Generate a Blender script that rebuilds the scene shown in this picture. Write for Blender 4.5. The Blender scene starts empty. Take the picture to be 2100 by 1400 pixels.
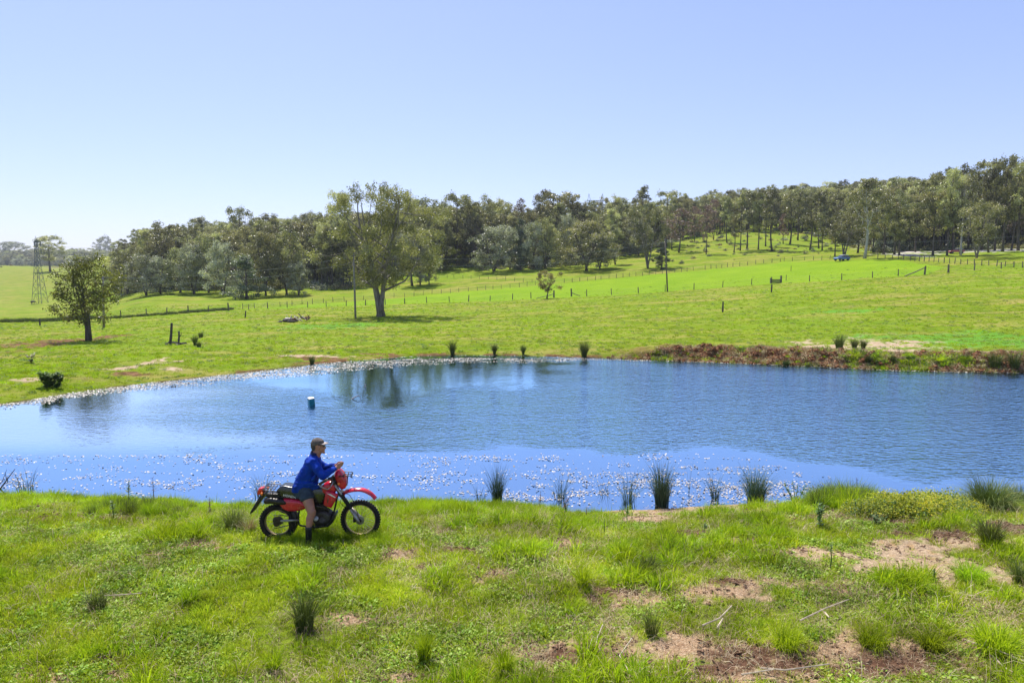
import bpy, math, random
import numpy as np
from mathutils import Vector, Matrix

# ---------------------------------------------------------------- scene, camera, sky, sun
scene = bpy.context.scene
COL = scene.collection
F_PX = 1400.0; CX = 1050.0; CY = 700.0; HORIZON = 562.0; CAM_Z = 5.8
PITCH = math.atan((CY - HORIZON) / F_PX)
cam_data = bpy.data.cameras.new("camera")
cam_data.sensor_width = 36.0; cam_data.lens = 36.0 * F_PX / 2100.0
cam_data.clip_start = 0.1; cam_data.clip_end = 6000
cam = bpy.data.objects.new("camera", cam_data); COL.objects.link(cam)
cam.location = (0, 0, CAM_Z); cam.rotation_euler = (math.pi / 2 - PITCH, 0, 0)
scene.camera = cam

SUN_EL = math.radians(60); SUN_AZ = math.radians(-24)      # azimuth measured from +Y towards +X
sun_dir = Vector((math.sin(SUN_AZ) * math.cos(SUN_EL), math.cos(SUN_AZ) * math.cos(SUN_EL), math.sin(SUN_EL)))
world = bpy.data.worlds.new("World"); scene.world = world; world.use_nodes = True
wn = world.node_tree; wn.nodes.clear()
sky = wn.nodes.new('ShaderNodeTexSky'); sky.sky_type = 'NISHITA'; sky.sun_disc = False
sky.sun_elevation = SUN_EL; sky.sun_rotation = SUN_AZ
sky.altitude = 100; sky.air_density = 1.0; sky.dust_density = 0.6; sky.ozone_density = 3.0
bgn = wn.nodes.new('ShaderNodeBackground'); bgn.inputs['Strength'].default_value = 0.124
skm = wn.nodes.new('ShaderNodeMix'); skm.data_type = 'RGBA'; skm.blend_type = 'MULTIPLY'
skm.inputs[0].default_value = 1.0; skm.inputs[7].default_value = (1.33, 1.31, 1.66, 1)
won = wn.nodes.new('ShaderNodeOutputWorld')
gmn = wn.nodes.new('ShaderNodeGamma'); gmn.inputs[1].default_value = 0.72
wn.links.new(sky.outputs[0], gmn.inputs[0]); wn.links.new(gmn.outputs[0], skm.inputs[6]); wn.links.new(skm.outputs[2], bgn.inputs[0]); wn.links.new(bgn.outputs[0], won.inputs[0])
sun_data = bpy.data.lights.new("sun", 'SUN'); sun_data.energy = 5.0; sun_data.angle = math.radians(0.53)
sun_data.color = (1.0, 0.955, 0.88)
sun = bpy.data.objects.new("sun", sun_data); COL.objects.link(sun)
sun.rotation_euler = sun_dir.to_track_quat('Z', 'Y').to_euler(); sun.location = (0, 0, 60)
scene.view_settings.view_transform = 'Standard'; scene.view_settings.look = 'None'
scene.view_settings.gamma = 1; scene.view_settings.exposure = 0.52
scene.view_settings.use_curve_mapping = False
scene.render.engine = 'CYCLES'
scene.cycles.max_bounces = 6; scene.cycles.transparent_max_bounces = 8
scene.cycles.caustics_reflective = False; scene.cycles.caustics_refractive = False

R = random.Random(7)
SP, CP = math.sin(PITCH), math.cos(PITCH)

def ray(px, py):
    a = (px - CX) / F_PX; b = (CY - py) / F_PX
    return (a, CP + b * SP, -SP + b * CP)
def at(px, py, y):
    """point of the picture's ray at world depth y"""
    r = ray(px, py); k = y / r[1]
    return Vector((r[0] * k, y, CAM_Z + r[2] * k))
def proj(x, y, z):
    d = y * CP - (z - CAM_Z) * SP; u = y * SP + (z - CAM_Z) * CP
    return CX + F_PX * x / d, CY - F_PX * u / d

# ---------------------------------------------------------------- numeric noise
def _hash(ix, iy, s):
    h = (ix.astype(np.int64) * 374761393 + iy.astype(np.int64) * 668265263 + s * 1442695041) & 0x7fffffff
    h = ((h ^ (h >> 13)) * 1274126177) & 0x7fffffff
    h = h ^ (h >> 16)
    return (h & 0xffff) / 65535.0
def vnoise(x, y, s=0):
    x = np.asarray(x, float); y = np.asarray(y, float)
    ix = np.floor(x); iy = np.floor(y); fx = x - ix; fy = y - iy
    fx = fx * fx * (3 - 2 * fx); fy = fy * fy * (3 - 2 * fy)
    a = _hash(ix, iy, s); b = _hash(ix + 1, iy, s); c = _hash(ix, iy + 1, s); d = _hash(ix + 1, iy + 1, s)
    return (a * (1 - fx) + b * fx) * (1 - fy) + (c * (1 - fx) + d * fx) * fy
def fbm(x, y, s=0, o=4):
    t = 0; a = .5; n = 0
    for i in range(o):
        t = t + a * vnoise(x * 2 ** i + 17.3 * i, y * 2 ** i - 9.1 * i, s + i); n += a; a *= .5
    return t / n
def sstep(a, b, x):
    t = np.clip((x - a) / (b - a), 0, 1); return t * t * (3 - 2 * t)

# ---------------------------------------------------------------- terrain
COLS = [  # (px, [(py, depth) ...]) rows of ground read off the photograph; a negative first value is a plain height
 (-420, [(900, 22), (800, 33), (740, 50), (700, 70), (665, 110), (645, 180), (620, 295), (590, 370), (562, 440), (546, 540), (-12, 700), (-14, 1000), (-40, 1400), (-40, 2500)]),
 (0,    [(808, 31), (763, 38), (716, 54), (700, 64), (663, 105), (645, 180), (622, 290), (590, 370), (560, 450), (541, 560), (-10, 700), (-14, 1000), (-34, 1400), (-34, 2500)]),
 (90,   [(795, 33), (758, 39), (712, 56), (698, 66), (661, 110), (644, 180), (622, 295), (590, 370), (562, 440), (544, 540), (-9, 680), (-14, 1000), (-34, 1400), (-34, 2500)]),
 (140,  [(792, 33), (752, 41), (710, 58), (692, 72), (658, 115), (641, 180), (618, 285), (590, 350), (572, 400), (553, 470), (-5, 600), (-14, 1000), (-36, 1400), (-36, 2500)]),
 (200,  [(785, 35), (748, 43), (708, 60), (687, 75), (655, 120), (637, 175), (608, 250), (572, 310), (521, 400), (-9, 620), (-14, 1000), (-36, 1400), (-36, 2500)]),
 (300,  [(775, 37), (740, 45), (706, 60), (675, 82), (645, 125), (625, 155), (602, 200), (565, 260), (515, 360), (-14, 600), (-14, 1000), (-30, 1400), (-30, 2500)]),
 (600,  [(741, 44), (706, 56), (652, 98), (632, 137), (607, 178), (562, 250), (520, 330), (-20, 560), (-20, 1000), (-20, 2500)]),
 (900,  [(722, 49), (700, 60), (651, 98), (617, 150), (590, 190), (554, 225), (512, 300), (-28, 420), (-30, 1000), (-30, 2500)]),
 (1200, [(725, 48), (690, 62), (642, 93), (605, 145), (578, 175), (556, 200), (542, 230), (500, 320), (-36, 420), (-36, 1000), (-36, 2500)]),
 (1500, [(736, 45), (702, 58), (641, 87), (592, 135), (552, 175), (543, 190), (515, 225), (478, 280), (455, 380), (-42, 520), (-44, 1000), (-44, 2500)]),
 (1800, [(738, 42), (714, 50), (641, 80), (572, 122), (537, 160), (518, 188), (498, 240), (460, 340), (420, 480), (-70, 700), (-70, 1000), (-70, 2500)]),
 (2100, [(742, 40), (718, 50), (641, 75), (572, 107), (546, 128), (517, 165), (505, 205), (470, 300), (430, 420), (-70, 600), (-75, 1000), (-75, 2500)]),
 (2520, [(760, 37), (722, 47), (641, 72), (575, 100), (545, 122), (515, 155), (495, 205), (460, 300), (420, 420), (-75, 600), (-75, 1000), (-75, 2500)]),
]
WL = np.linspace(math.log(20), math.log(2500), 240)
_us = np.array([(c[0] - CX) / F_PX for c in COLS])
_Zc = []
for px, rows in COLS:
    ys = []; zs = []
    for a, d in rows:
        ys.append(math.log(d)); zs.append(-a if a < 0 else at(px, a, d).z)
    z = np.interp(WL, ys, zs)
    k = np.exp(-0.5 * (np.arange(-7, 8) / 2.6) ** 2); k /= k.sum()
    _Zc.append(np.convolve(np.pad(z, 7, mode='edge'), k, mode='valid'))
_Zc = np.array(_Zc)
UG = np.linspace(_us[0], _us[-1], 260)
_Zg = np.array([np.interp(UG, _us, _Zc[:, j]) for j in range(len(WL))]).T
ku = np.exp(-0.5 * (np.arange(-6, 7) / 1.3) ** 2); ku /= ku.sum()
_Zg = np.apply_along_axis(lambda v: np.convolve(np.pad(v, 6, mode='edge'), ku, mode='valid'), 0, _Zg)
def base_far(x, y):
    u = np.clip(x / np.maximum(y, 20), UG[0], UG[-1] - 1e-6); w = np.clip(np.log(np.maximum(y, 20)), WL[0], WL[-1] - 1e-6)
    fu = (u - UG[0]) / (UG[1] - UG[0]); fw = (w - WL[0]) / (WL[1] - WL[0])
    iu = np.minimum(fu.astype(int), len(UG) - 2); iw = np.minimum(fw.astype(int), len(WL) - 2); fu = fu - iu; fw = fw - iw
    return (_Zg[iu, iw] * (1 - fu) + _Zg[iu + 1, iw] * fu) * (1 - fw) + (_Zg[iu, iw + 1] * (1 - fu) + _Zg[iu + 1, iw + 1] * fu) * fw

def onwater(px, py):
    r = ray(px, py); k = -CAM_Z / r[2]; return (r[0] * k, r[1] * k)
FAR_SHORE = [(0, 829), (60, 820), (160, 803), (260, 790), (350, 780), (480, 766), (560, 757), (640, 747), (750, 738), (840, 731), (930, 728), (1060, 729), (1200, 733), (1350, 738), (1500, 744), (1650, 750), (1800, 757), (1950, 761), (2100, 764)]
NEAR_SHORE = [(2100, 1018), (2000, 1022), (1900, 1030), (1800, 1026), (1700, 1028), (1620, 1030), (1550, 1031), (1480, 1034), (1400, 1039), (1300, 1046), (1200, 1053), (1120, 1047), (1040, 1040), (950, 1036), (860, 1036), (780, 1038), (650, 1040), (520, 1044), (420, 1036), (300, 1028), (200, 1030), (120, 1024), (60, 1018), (0, 1012)]
POND = [onwater(*p) for p in FAR_SHORE]
POND += [(38, 41), (52, 38), (58, 30), (50, 20), (34, 16.5), (20, 16.9)]
POND += [onwater(*p) for p in NEAR_SHORE]
POND += [(-18, 18.4), (-26, 20), (-31, 24), (-29, 28)]
POND = np.array(POND)
def inside(poly, x, y):
    x = np.asarray(x, float); y = np.asarray(y, float); r = np.zeros(x.shape, bool); n = len(poly)
    for i in range(n):
        x0, y0 = poly[i]; x1, y1 = poly[(i + 1) % n]
        if y0 == y1: continue
        c = ((y0 > y) != (y1 > y)) & (x < (x1 - x0) * (y - y0) / (y1 - y0) + x0); r ^= c
    return r
def pond_dist(x, y):
    """signed distance to the shoreline, positive on land"""
    x = np.asarray(x, float); y = np.asarray(y, float); d = np.full(x.shape, 1e9); n = len(POND)
    for i in range(n):
        x0, y0 = POND[i]; x1, y1 = POND[(i + 1) % n]; ex, ey = x1 - x0, y1 - y0
        t = np.clip(((x - x0) * ex + (y - y0) * ey) / (ex * ex + ey * ey), 0, 1)
        d = np.minimum(d, np.hypot(x - x0 - t * ex, y - y0 - t * ey))
    return np.where(inside(POND, x, y), -d, d)

BIKE_X = at(654, 1108, 11.1).x; BIKE_Z = at(654, 1108, 11.1).z
def px_of(x, y): return CX + F_PX * x / np.maximum(y, 1)
def terrain(x, y, fine=True):
    x = np.atleast_1d(np.asarray(x, float)); y = np.atleast_1d(np.asarray(y, float))
    sd = np.where(y < 90, 0.0, 40.0); m = (y < 90)
    sd[m] = pond_dist(x[m], y[m])
    if fine:
        sd = sd + np.where(y < 90, (fbm(x * .8, y * .8, 3, 3) - .5) * np.where(y > 27, 1.1, .35), 0)
    u = px_of(x, y)
    # far bank: gentle on the left, a cut earth bank on the right
    cut = sstep(1180, 1420, u)
    cutn = 0.55 + 0.30 * fbm(x * .5, y * .5, 11, 3) if fine else 0.68
    far = base_far(x, y)
    steep = cutn * sstep(0.15, 1.0 + (fbm(x * .9, y * .9, 21, 3) if fine else .5), sd)
    gentle = 0.05 + 0.09 * np.maximum(sd, 0)
    prof = gentle * (1 - cut) + (steep + 0.03 + 0.04 * np.maximum(sd - 1.5, 0)) * cut
    blend = sstep(1.0, 9.0, sd)
    zf = prof * (1 - blend) + far * blend
    lo = np.where(y < 60, 0.12, -50); zf = np.maximum(zf, np.where(sd > 1.0, lo, -50))
    # near bank: the dam wall the rider stands on
    d2 = np.maximum(sd, 0)
    zn = 1.50 * sstep(-1.2, 6.3, d2 * 1.0) - 1.50 * sstep(-1.2, 6.3, 0.0) 
    zn = zn * 1.50 / (1.50 - 1.50 * sstep(-1.2, 6.3, 0.0)) + 0.015 * np.maximum(sd - 6, 0)
    w = sstep(23, 27, y)
    z = zn * (1 - w) + zf * w
    z = np.where(sd < 0, np.maximum(sd * 0.3, -1.3), z)
    if fine:
        near = (1 - sstep(20, 26, y)) * sstep(-.2, 1.5, sd)
        z = z + near * ((fbm(x * 1.1, y * 1.1, 31, 4) - .5) * 0.16 + (fbm(x * 5, y * 5, 35, 3) - .5) * 0.05)
        fr = sstep(24, 30, y) * sstep(.4, 3, sd)
        z = z + fr * ((fbm(x * .25, y * .25, 41, 3) - .5) * 0.30 + (fbm(x * 1.3, y * 1.3, 45, 3) - .5) * 0.16 * (1 - sstep(150, 300, y)))
        pad_ = np.exp(-(((x - BIKE_X) / 1.15) ** 4 + ((y - 11.05) / .55) ** 4)); z = z * (1 - pad_) + BIKE_Z * pad_
        bank = sstep(24, 30, y) * sstep(0, .3, sd) * (1 - sstep(1.5, 4, sd)) * cut
        z = z + bank * ((fbm(x * 2.2, y * 2.2, 51, 4) - .5) * 0.6 + (vnoise(x * 5.5, y * 5.5, 53) - .5) * .16)
    return z
def tz(x, y): return float(terrain([x], [y])[0])
_ysm = np.exp(np.linspace(math.log(5), math.log(1600), 5000))
def ground(px, py, ymin=5.0):
    """first place on the terrain that the picture's ray (px, py) meets"""
    r = ray(px, py); ys = _ysm[_ysm >= ymin]; k = ys / r[1]
    zr = CAM_Z + r[2] * k; z = terrain(r[0] * k, ys)
    i = np.argmax(zr <= z)
    if not (zr <= z).any(): i = len(ys) - 1
    return Vector((r[0] * k[i], ys[i], float(z[i])))

# ---------------------------------------------------------------- object helpers
def link(o): COL.objects.link(o); return o
def empty(name, loc=(0, 0, 0), rz=0.0):
    o = bpy.data.objects.new(name, None); o.empty_display_size = .2; link(o); o.location = loc; o.rotation_euler = (0, 0, rz); return o
def tag(o, label=None, cat=None, group=None, kind=None):
    if label: o['label'] = label
    if cat: o['category'] = cat
    if group: o['group'] = group
    if kind: o['kind'] = kind
    return o
class MB:
    def __init__(s): s.v = []; s.f = []; s.a = []
    def add(s, vs, fs, a=0.0):
        n = len(s.v); s.v += [tuple(v) for v in vs]; s.f += [tuple(i + n for i in f) for f in fs]; s.a += [a] * len(vs)
    def box(s, c, h, rot=None, taper=1.0, a=0.0):
        c = Vector(c); vs = []
        for z in (-1, 1):
            t = taper if z > 0 else 1
            for x, y in ((-1, -1), (1, -1), (1, 1), (-1, 1)):
                p = Vector((x * h[0] * t, y * h[1] * t, z * h[2]))
                if rot is not None: p = rot @ p
                vs.append(c + p)
        s.add(vs, [(3, 2, 1, 0), (4, 5, 6, 7), (0, 1, 5, 4), (1, 2, 6, 5), (2, 3, 7, 6), (3, 0, 4, 7)], a)
    def tube(s, pts, rad, n=6, a=0.0, cap=True, flat=1.0):
        pts = [Vector(p) for p in pts]; m = len(pts)
        if not hasattr(rad, '__len__'): rad = [rad] * m
        ref = Vector((0.13, 0.97, 0.2)).normalized(); vs = []; fs = []
        for i, p in enumerate(pts):
            t = (pts[min(i + 1, m - 1)] - pts[max(i - 1, 0)])
            if t.length < 1e-9: t = Vector((0, 0, 1))
            t.normalize()
            a1 = t.cross(ref)
            if a1.length < 1e-3: a1 = t.cross(Vector((1, 0, 0)))
            a1.normalize(); b1 = t.cross(a1)
            for k in range(n):
                an = 2 * math.pi * k / n; vs.append(p + a1 * (math.cos(an) * rad[i]) + b1 * (math.sin(an) * rad[i] * flat))
        for i in range(m - 1):
            for k in range(n):
                k2 = (k + 1) % n; fs.append((i * n + k, i * n + k2, (i + 1) * n + k2, (i + 1) * n + k))
        if cap: fs.append(tuple(range(n - 1, -1, -1))); fs.append(tuple((m - 1) * n + k for k in range(n)))
        s.add(vs, fs, a)
    def ell(s, c, r, rot=None, nu=12, nv=8, a=0.0):
        c = Vector(c); vs = []; fs = []
        for j in range(1, nv):
            th = math.pi * j / nv
            for i in range(nu):
                ph = 2 * math.pi * i / nu
                p = Vector((r[0] * math.sin(th) * math.cos(ph), r[1] * math.sin(th) * math.sin(ph), r[2] * math.cos(th)))
                if rot is not None: p = rot @ p
                vs.append(c + p)
        t = Vector((0, 0, r[2])); b = Vector((0, 0, -r[2]))
        if rot is not None: t = rot @ t; b = rot @ b
        vs += [c + t, c + b]; T = len(vs) - 2
        for j in range(nv - 2):
            for i in range(nu):
                i2 = (i + 1) % nu; fs.append((j * nu + i, (j + 1) * nu + i, (j + 1) * nu + i2, j * nu + i2))
        for i in range(nu):
            i2 = (i + 1) % nu; fs.append((T, i, i2)); fs.append((T + 1, (nv - 2) * nu + i2, (nv - 2) * nu + i))
        s.add(vs, fs, a)
    def cap(s, p0, r0, p1, r1, n=14):
        """tapered capsule between two points"""
        p0 = Vector(p0); p1 = Vector(p1); d = (p1 - p0); L = d.length; d.normalize(); P = []; Rr = []
        for k in range(5):
            t = math.pi / 2 * k / 5; P.append(p0 - d * (r0 * math.cos(t))); Rr.append(max(r0 * math.sin(t), .001))
        for k in range(6):
            P.append(p0 + d * L * k / 5); Rr.append(r0 + (r1 - r0) * k / 5)
        for k in range(1, 6):
            t = math.pi / 2 * k / 5; P.append(p1 + d * (r1 * math.sin(t))); Rr.append(max(r1 * math.cos(t), .001))
        s.tube(P, Rr, n)
    def extrude(s, poly, axis_pts):
        """flat polygon (list of Vectors) given at two depths -> prism"""
        n = len(poly[0]); vs = list(poly[0]) + list(poly[1])
        fs = [tuple(range(n - 1, -1, -1)), tuple(range(n, 2 * n))] + [(i, (i + 1) % n, n + (i + 1) % n, n + i) for i in range(n)]
        s.add(vs, fs)
    def build(s, name, mat, parent=None, smooth=False, origin=None):
        me = bpy.data.meshes.new(name)
        vs = s.v
        if origin is not None: vs = [(v[0] - origin[0], v[1] - origin[1], v[2] - origin[2]) for v in vs]
        me.from_pydata(vs, [], s.f); me.update()
        if any(s.a):
            at_ = me.attributes.new('tint', 'FLOAT', 'POINT'); at_.data.foreach_set('value', s.a)
        if smooth: me.polygons.foreach_set('use_smooth', [True] * len(me.polygons))
        me.materials.append(mat); o = bpy.data.objects.new(name, me); link(o)
        if parent is not None: o.parent = parent
        return o
def np_mesh(name, V, T, mat, tint=None, k=3, smooth=False, attrs=None):
    """mesh straight from numpy arrays; T holds polygons of k corners"""
    me = bpy.data.meshes.new(name); V = np.asarray(V, np.float32); T = np.asarray(T, np.int32)
    me.vertices.add(len(V)); me.vertices.foreach_set('co', V.ravel())
    me.loops.add(T.size); me.loops.foreach_set('vertex_index', T.ravel())
    me.polygons.add(len(T)); me.polygons.foreach_set('loop_start', np.arange(len(T), dtype=np.int32) * k)
    me.polygons.foreach_set('loop_total', np.full(len(T), k, np.int32)) if False else None
    me.update(calc_edges=True)
    ad = dict(attrs or {})
    if tint is not None: ad['tint'] = tint
    for n_, a_ in ad.items():
        q = me.attributes.new(n_, 'FLOAT', 'POINT'); q.data.foreach_set('value', np.asarray(a_, np.float32).ravel())
    if smooth: me.polygons.foreach_set('use_smooth', np.ones(len(T), bool))
    if mat is not None: me.materials.append(mat)
    return me
def obj(name, me, parent=None):
    o = bpy.data.objects.new(name, me); link(o)
    if parent is not None: o.parent = parent
    return o

# ---------------------------------------------------------------- material helpers
class NT:
    def __init__(s, name):
        s.m = bpy.data.materials.new(name); s.m.use_nodes = True; s.t = s.m.node_tree; s.t.nodes.clear()
        s.out = s.t.nodes.new('ShaderNodeOutputMaterial')
    def n(s, typ, **kw):
        q = s.t.nodes.new(typ)
        for k, v in kw.items(): setattr(q, k, v)
        return q
    def l(s, a, b): s.t.links.new(a, b)
    def val(s, sock, v):
        if hasattr(v, 'is_linked') or hasattr(v, 'links'): s.l(v, sock)
        else: sock.default_value = v
    def math(s, op, a, b=0.0, c=None):
        q = s.n('ShaderNodeMath', operation=op); s.val(q.inputs[0], a); s.val(q.inputs[1], b)
        if c is not None: s.val(q.inputs[2], c)
        return q.outputs[0]
    def mix(s, f, a, b, bt='MIX'):
        q = s.n('ShaderNodeMix', data_type='RGBA', blend_type=bt); s.val(q.inputs[0], f); s.val(q.inputs[6], a); s.val(q.inputs[7], b); return q.outputs[2]
    def attr(s, name): return s.n('ShaderNodeAttribute', attribute_name=name).outputs['Fac']
    def pos(s): return s.n('ShaderNodeNewGeometry').outputs['Position']
    def map(s, v, sc):
        q = s.n('ShaderNodeMapping'); s.l(v, q.inputs[0]); q.inputs['Scale'].default_value = sc; return q.outputs[0]
    def noise(s, v, scale, det=4, rough=.55, out=0):
        q = s.n('ShaderNodeTexNoise'); s.l(v, q.inputs['Vector']); q.inputs['Scale'].default_value = scale
        q.inputs['Detail'].default_value = det; q.inputs['Roughness'].default_value = rough; return q.outputs[out]
    def ramp(s, f, stops):
        q = s.n('ShaderNodeValToRGB'); s.l(f, q.inputs[0]); e = q.color_ramp.elements
        while len(e) < len(stops): e.new(.5)
        for i, (p, c) in enumerate(stops): e[i].position = p; e[i].color = (*c, 1) if len(c) == 3 else c
        return q.outputs[0]
    def rng(s, v, a, b, c=0.0, d=1.0):
        q = s.n('ShaderNodeMapRange'); s.l(v, q.inputs[0]); q.inputs[1].default_value = a; q.inputs[2].default_value = b
        q.inputs[3].default_value = c; q.inputs[4].default_value = d; return q.outputs[0]
    def bump(s, h, st, dist=0.1):
        q = s.n('ShaderNodeBump'); s.l(h, q.inputs['Height']); s.val(q.inputs['Strength'], st); q.inputs['Distance'].default_value = dist; return q.outputs[0]
    def bsdf(s, col, rough=.6, metal=0.0, spec=.5, normal=None, **kw):
        q = s.n('ShaderNodeBsdfPrincipled'); s.val(q.inputs['Base Color'], col); s.val(q.inputs['Roughness'], rough); q.inputs['Metallic'].default_value = metal
        q.inputs['Specular IOR Level'].default_value = spec
        if normal is not None: s.l(normal, q.inputs['Normal'])
        for k, v in kw.items(): s.val(q.inputs[k], v)
        return q.outputs[0]
    def done(s, sh): s.l(sh, s.out.inputs[0]); return s.m
def C4(r, g, b): return (r, g, b, 1)
def plain(name, col, rough=.6, metal=0.0, spec=.5, var=.18, scale=9.0, bump=0.0, dirt=None, coat=0.0):
    """one-coloured thing with grain, wear and a little relief"""
    t = NT(name); tc = t.n('ShaderNodeTexCoord').outputs['Object']
    nz = t.noise(tc, scale, 5, .6)
    c2 = tuple(max(0, c * (1 - var * 1.6)) for c in col); c3 = tuple(min(1, c * (1 + var)) for c in col)
    cc = t.ramp(nz, [(.3, c2), (.7, c3)])
    if dirt: cc = t.mix(t.rng(t.noise(tc, scale * .45, 6, .7), .5, .72), cc, C4(*dirt))
    nrm = t.bump(t.noise(tc, scale * 3, 4, .6), bump, .02) if bump else None
    r_ = t.rng(nz, 0, 1, max(rough - .12, .02), min(rough + .12, 1))
    kw = {}
    if coat: kw['Coat Weight'] = coat; kw['Coat Roughness'] = .12
    return t.done(t.bsdf(cc, r_, metal, spec, nrm, **kw))
# ---------------------------------------------------------------- ground sheet
def rows():
    a = list(np.arange(-30, 3, 3.0)) + list(np.arange(3, 5.5, .35)) + list(np.arange(5.5, 11, .07)) + list(np.arange(11, 18.8, .09)) + list(np.arange(18.8, 28, .7))
    a += list(np.arange(28, 50, .15)) + list(np.arange(50, 62, .3))
    y = 62.0
    while y < 1750: a.append(y); y *= 1.0085 if y < 400 else 1.03
    return np.array(a)
GY = rows()
gu = np.linspace(-1.35, 1.35, 620)
YY, UU = np.meshgrid(GY, gu, indexing='ij')
XX = UU * np.sqrt(np.maximum(YY, 0) ** 2 + 8.0 ** 2 + 0 * YY)
XX = np.where(YY > 20, UU * np.sqrt(YY ** 2 + 64), XX)
ZZ = terrain(XX.ravel(), YY.ravel()).reshape(XX.shape)
PX, PY = proj(XX, np.maximum(YY, .5), ZZ)

def patch(px, py, rx, ry):
    c = ground(px, py); a = ground(px, py - ry); b = ground(px, py + ry)
    return (c.x, c.y, rx * c.y / F_PX, max((a.y - b.y) / 2, .05))
# kind, centre and size of every worn patch: sand (pale), soil (dark), straw (dry grass)
PATCHES = [('sand', patch(*p)) for p in [(1430, 1046, 190, 13), (1330, 1066, 90, 12), (1560, 1050, 80, 8), (1850, 1125, 210, 20), (1900, 1160, 240, 22), (1700, 1133, 100, 14), (1260, 1040, 60, 6), (2020, 1190, 120, 18), (1980, 1110, 100, 8)]]
PATCHES += [('soil', patch(*p)) for p in [(1830, 1070, 120, 9), (1650, 1063, 110, 7), (1940, 1092, 160, 9), (1410, 1098, 70, 16), (1320, 1095, 60, 8), (170, 1060, 110, 9), (250, 1068, 60, 6), (2060, 1075, 60, 14), (1560, 1135, 40, 8), (920, 1062, 40, 5), (1180, 1062, 50, 6),
    (1250, 1210, 60, 10), (1240, 1225, 40, 8), (940, 1130, 50, 8), (1700, 1372, 330, 22), (1960, 1350, 120, 16), (1530, 1345, 90, 20), (1170, 1340, 110, 16), (1490, 1190, 40, 8), (2040, 1210, 50, 8), (330, 1118, 20, 6), (20, 1125, 30, 6), (230, 1360, 50, 10), (860, 1160, 24, 5)]]
PATCHES += [('straw', patch(*p)) for p in [(400, 1122, 80, 12), (820, 1138, 62, 13), (1180, 1335, 190, 24), (1430, 1330, 180, 30), (1720, 1350, 320, 42), (2020, 1345, 120, 40), (1480, 1215, 90, 16), (1290, 1225, 70, 18), (1560, 1385, 300, 20), (840, 1390, 60, 14), (1050, 1345, 60, 14),
    (1180, 1120, 100, 12), (1600, 1195, 120, 14), (1010, 1180, 60, 12), (110, 1390, 80, 14), (230, 1388, 60, 10), (700, 1270, 40, 16), (1350, 1180, 50, 10), (1500, 1110, 60, 12)]]
PATCHES += [('fdry', patch(*p)) for p in [(1800, 706, 90, 9), (1700, 712, 60, 6), (1900, 725, 80, 9), (1990, 722, 60, 8), (2080, 730, 40, 9), (265, 752, 26, 5), (300, 746, 14, 4), (362, 756, 22, 4), (62, 778, 24, 5), (640, 730, 60, 4), (335, 745, 16, 4), (1450, 728, 60, 5), (1550, 722, 50, 5)]]
PATCHES += [('fsoil', patch(*p)) for p in [(50, 703, 60, 3.5), (135, 698, 50, 3), (0, 707, 30, 4), (205, 693, 26, 2), (660, 736, 80, 4), (800, 727, 50, 3), (270, 765, 40, 5), (140, 547, 14, 4)]]
PATCHES += [('flush', patch(*p)) for p in [(1950, 700, 170, 14), (2050, 690, 90, 14), (1820, 712, 60, 4), (700, 668, 90, 6), (1740, 638, 60, 3)]]
PATCHES += [('track', patch(*p)) for p in [(1845, 516, 26, 7), (1835, 509, 18, 5), (1850, 522, 22, 4), (2050, 513, 70, 3), (1960, 514, 60, 2)]]
def masks(x, y):
    out = {k: np.zeros(np.shape(x)) for k in ('sand', 'soil', 'straw', 'fdry', 'fsoil', 'flush', 'track')}
    wob = np.where(y < 26, fbm(x * 2.2, y * 2.2, 61, 4), fbm(x * .6, y * .6, 62, 4)) - .5
    wob2 = np.where(y < 26, fbm(x * 9, y * 9, 63, 3), fbm(x * 2.5, y * 2.5, 64, 3)) - .5
    for k, (cx, cy, rx, ry) in PATCHES:
        d = np.sqrt(((x - cx) / rx) ** 2 + ((y - cy) / ry) ** 2)
        out[k] = np.maximum(out[k], 1 - sstep(.6, 1.2, d + wob * 2.3 + wob2 * 1.9))
    return out
def gpoly(pts): return np.array([tuple(ground(*p)[:2]) for p in pts])
# improved paddock between the two long fences: bright, even sward
PADDOCK = gpoly([(480, 636), (600, 632), (750, 627), (900, 620), (1050, 616), (1200, 608), (1365, 598), (1480, 589), (1590, 582), (1700, 576), (1840, 567), (1900, 563), (1935, 548), (1840, 533), (1700, 535), (1610, 537), (1520, 547), (1410, 557), (1230, 574), (1090, 587), (900, 602), (750, 616), (620, 625)])
mk = masks(XX, YY)
pad = inside(PADDOCK, XX, YY).astype(float)
sdg = np.where(YY < 90, 0, 40.0); mm = YY < 90; sdg[mm] = pond_dist(XX[mm], YY[mm])
cutg = sstep(1180, 1420, px_of(XX, YY)) * (YY > 26)
bankm = cutg * sstep(-.6, .1, sdg) * (1 - sstep(1.3, 3.2, sdg + (fbm(XX * .8, YY * .8, 71, 3) - .5) * 2.6)) * sstep(.22, .42, fbm(XX * 1.1, YY * 1.1, 73, 4))
bankl = (1 - cutg) * (YY > 26) * sstep(-.6, .1, sdg) * (1 - sstep(.3, .9, sdg)) * sstep(.42, .55, fbm(XX * .7, YY * .7, 75, 3)) * (PX > 480)
nr, nc = XX.shape
V = np.stack([XX, YY, ZZ], -1).reshape(-1, 3)
ii = (np.arange(nr - 1)[:, None] * nc + np.arange(nc - 1)[None, :]).ravel()
T = np.stack([ii, ii + 1, ii + nc + 1, ii + nc], -1)

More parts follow.
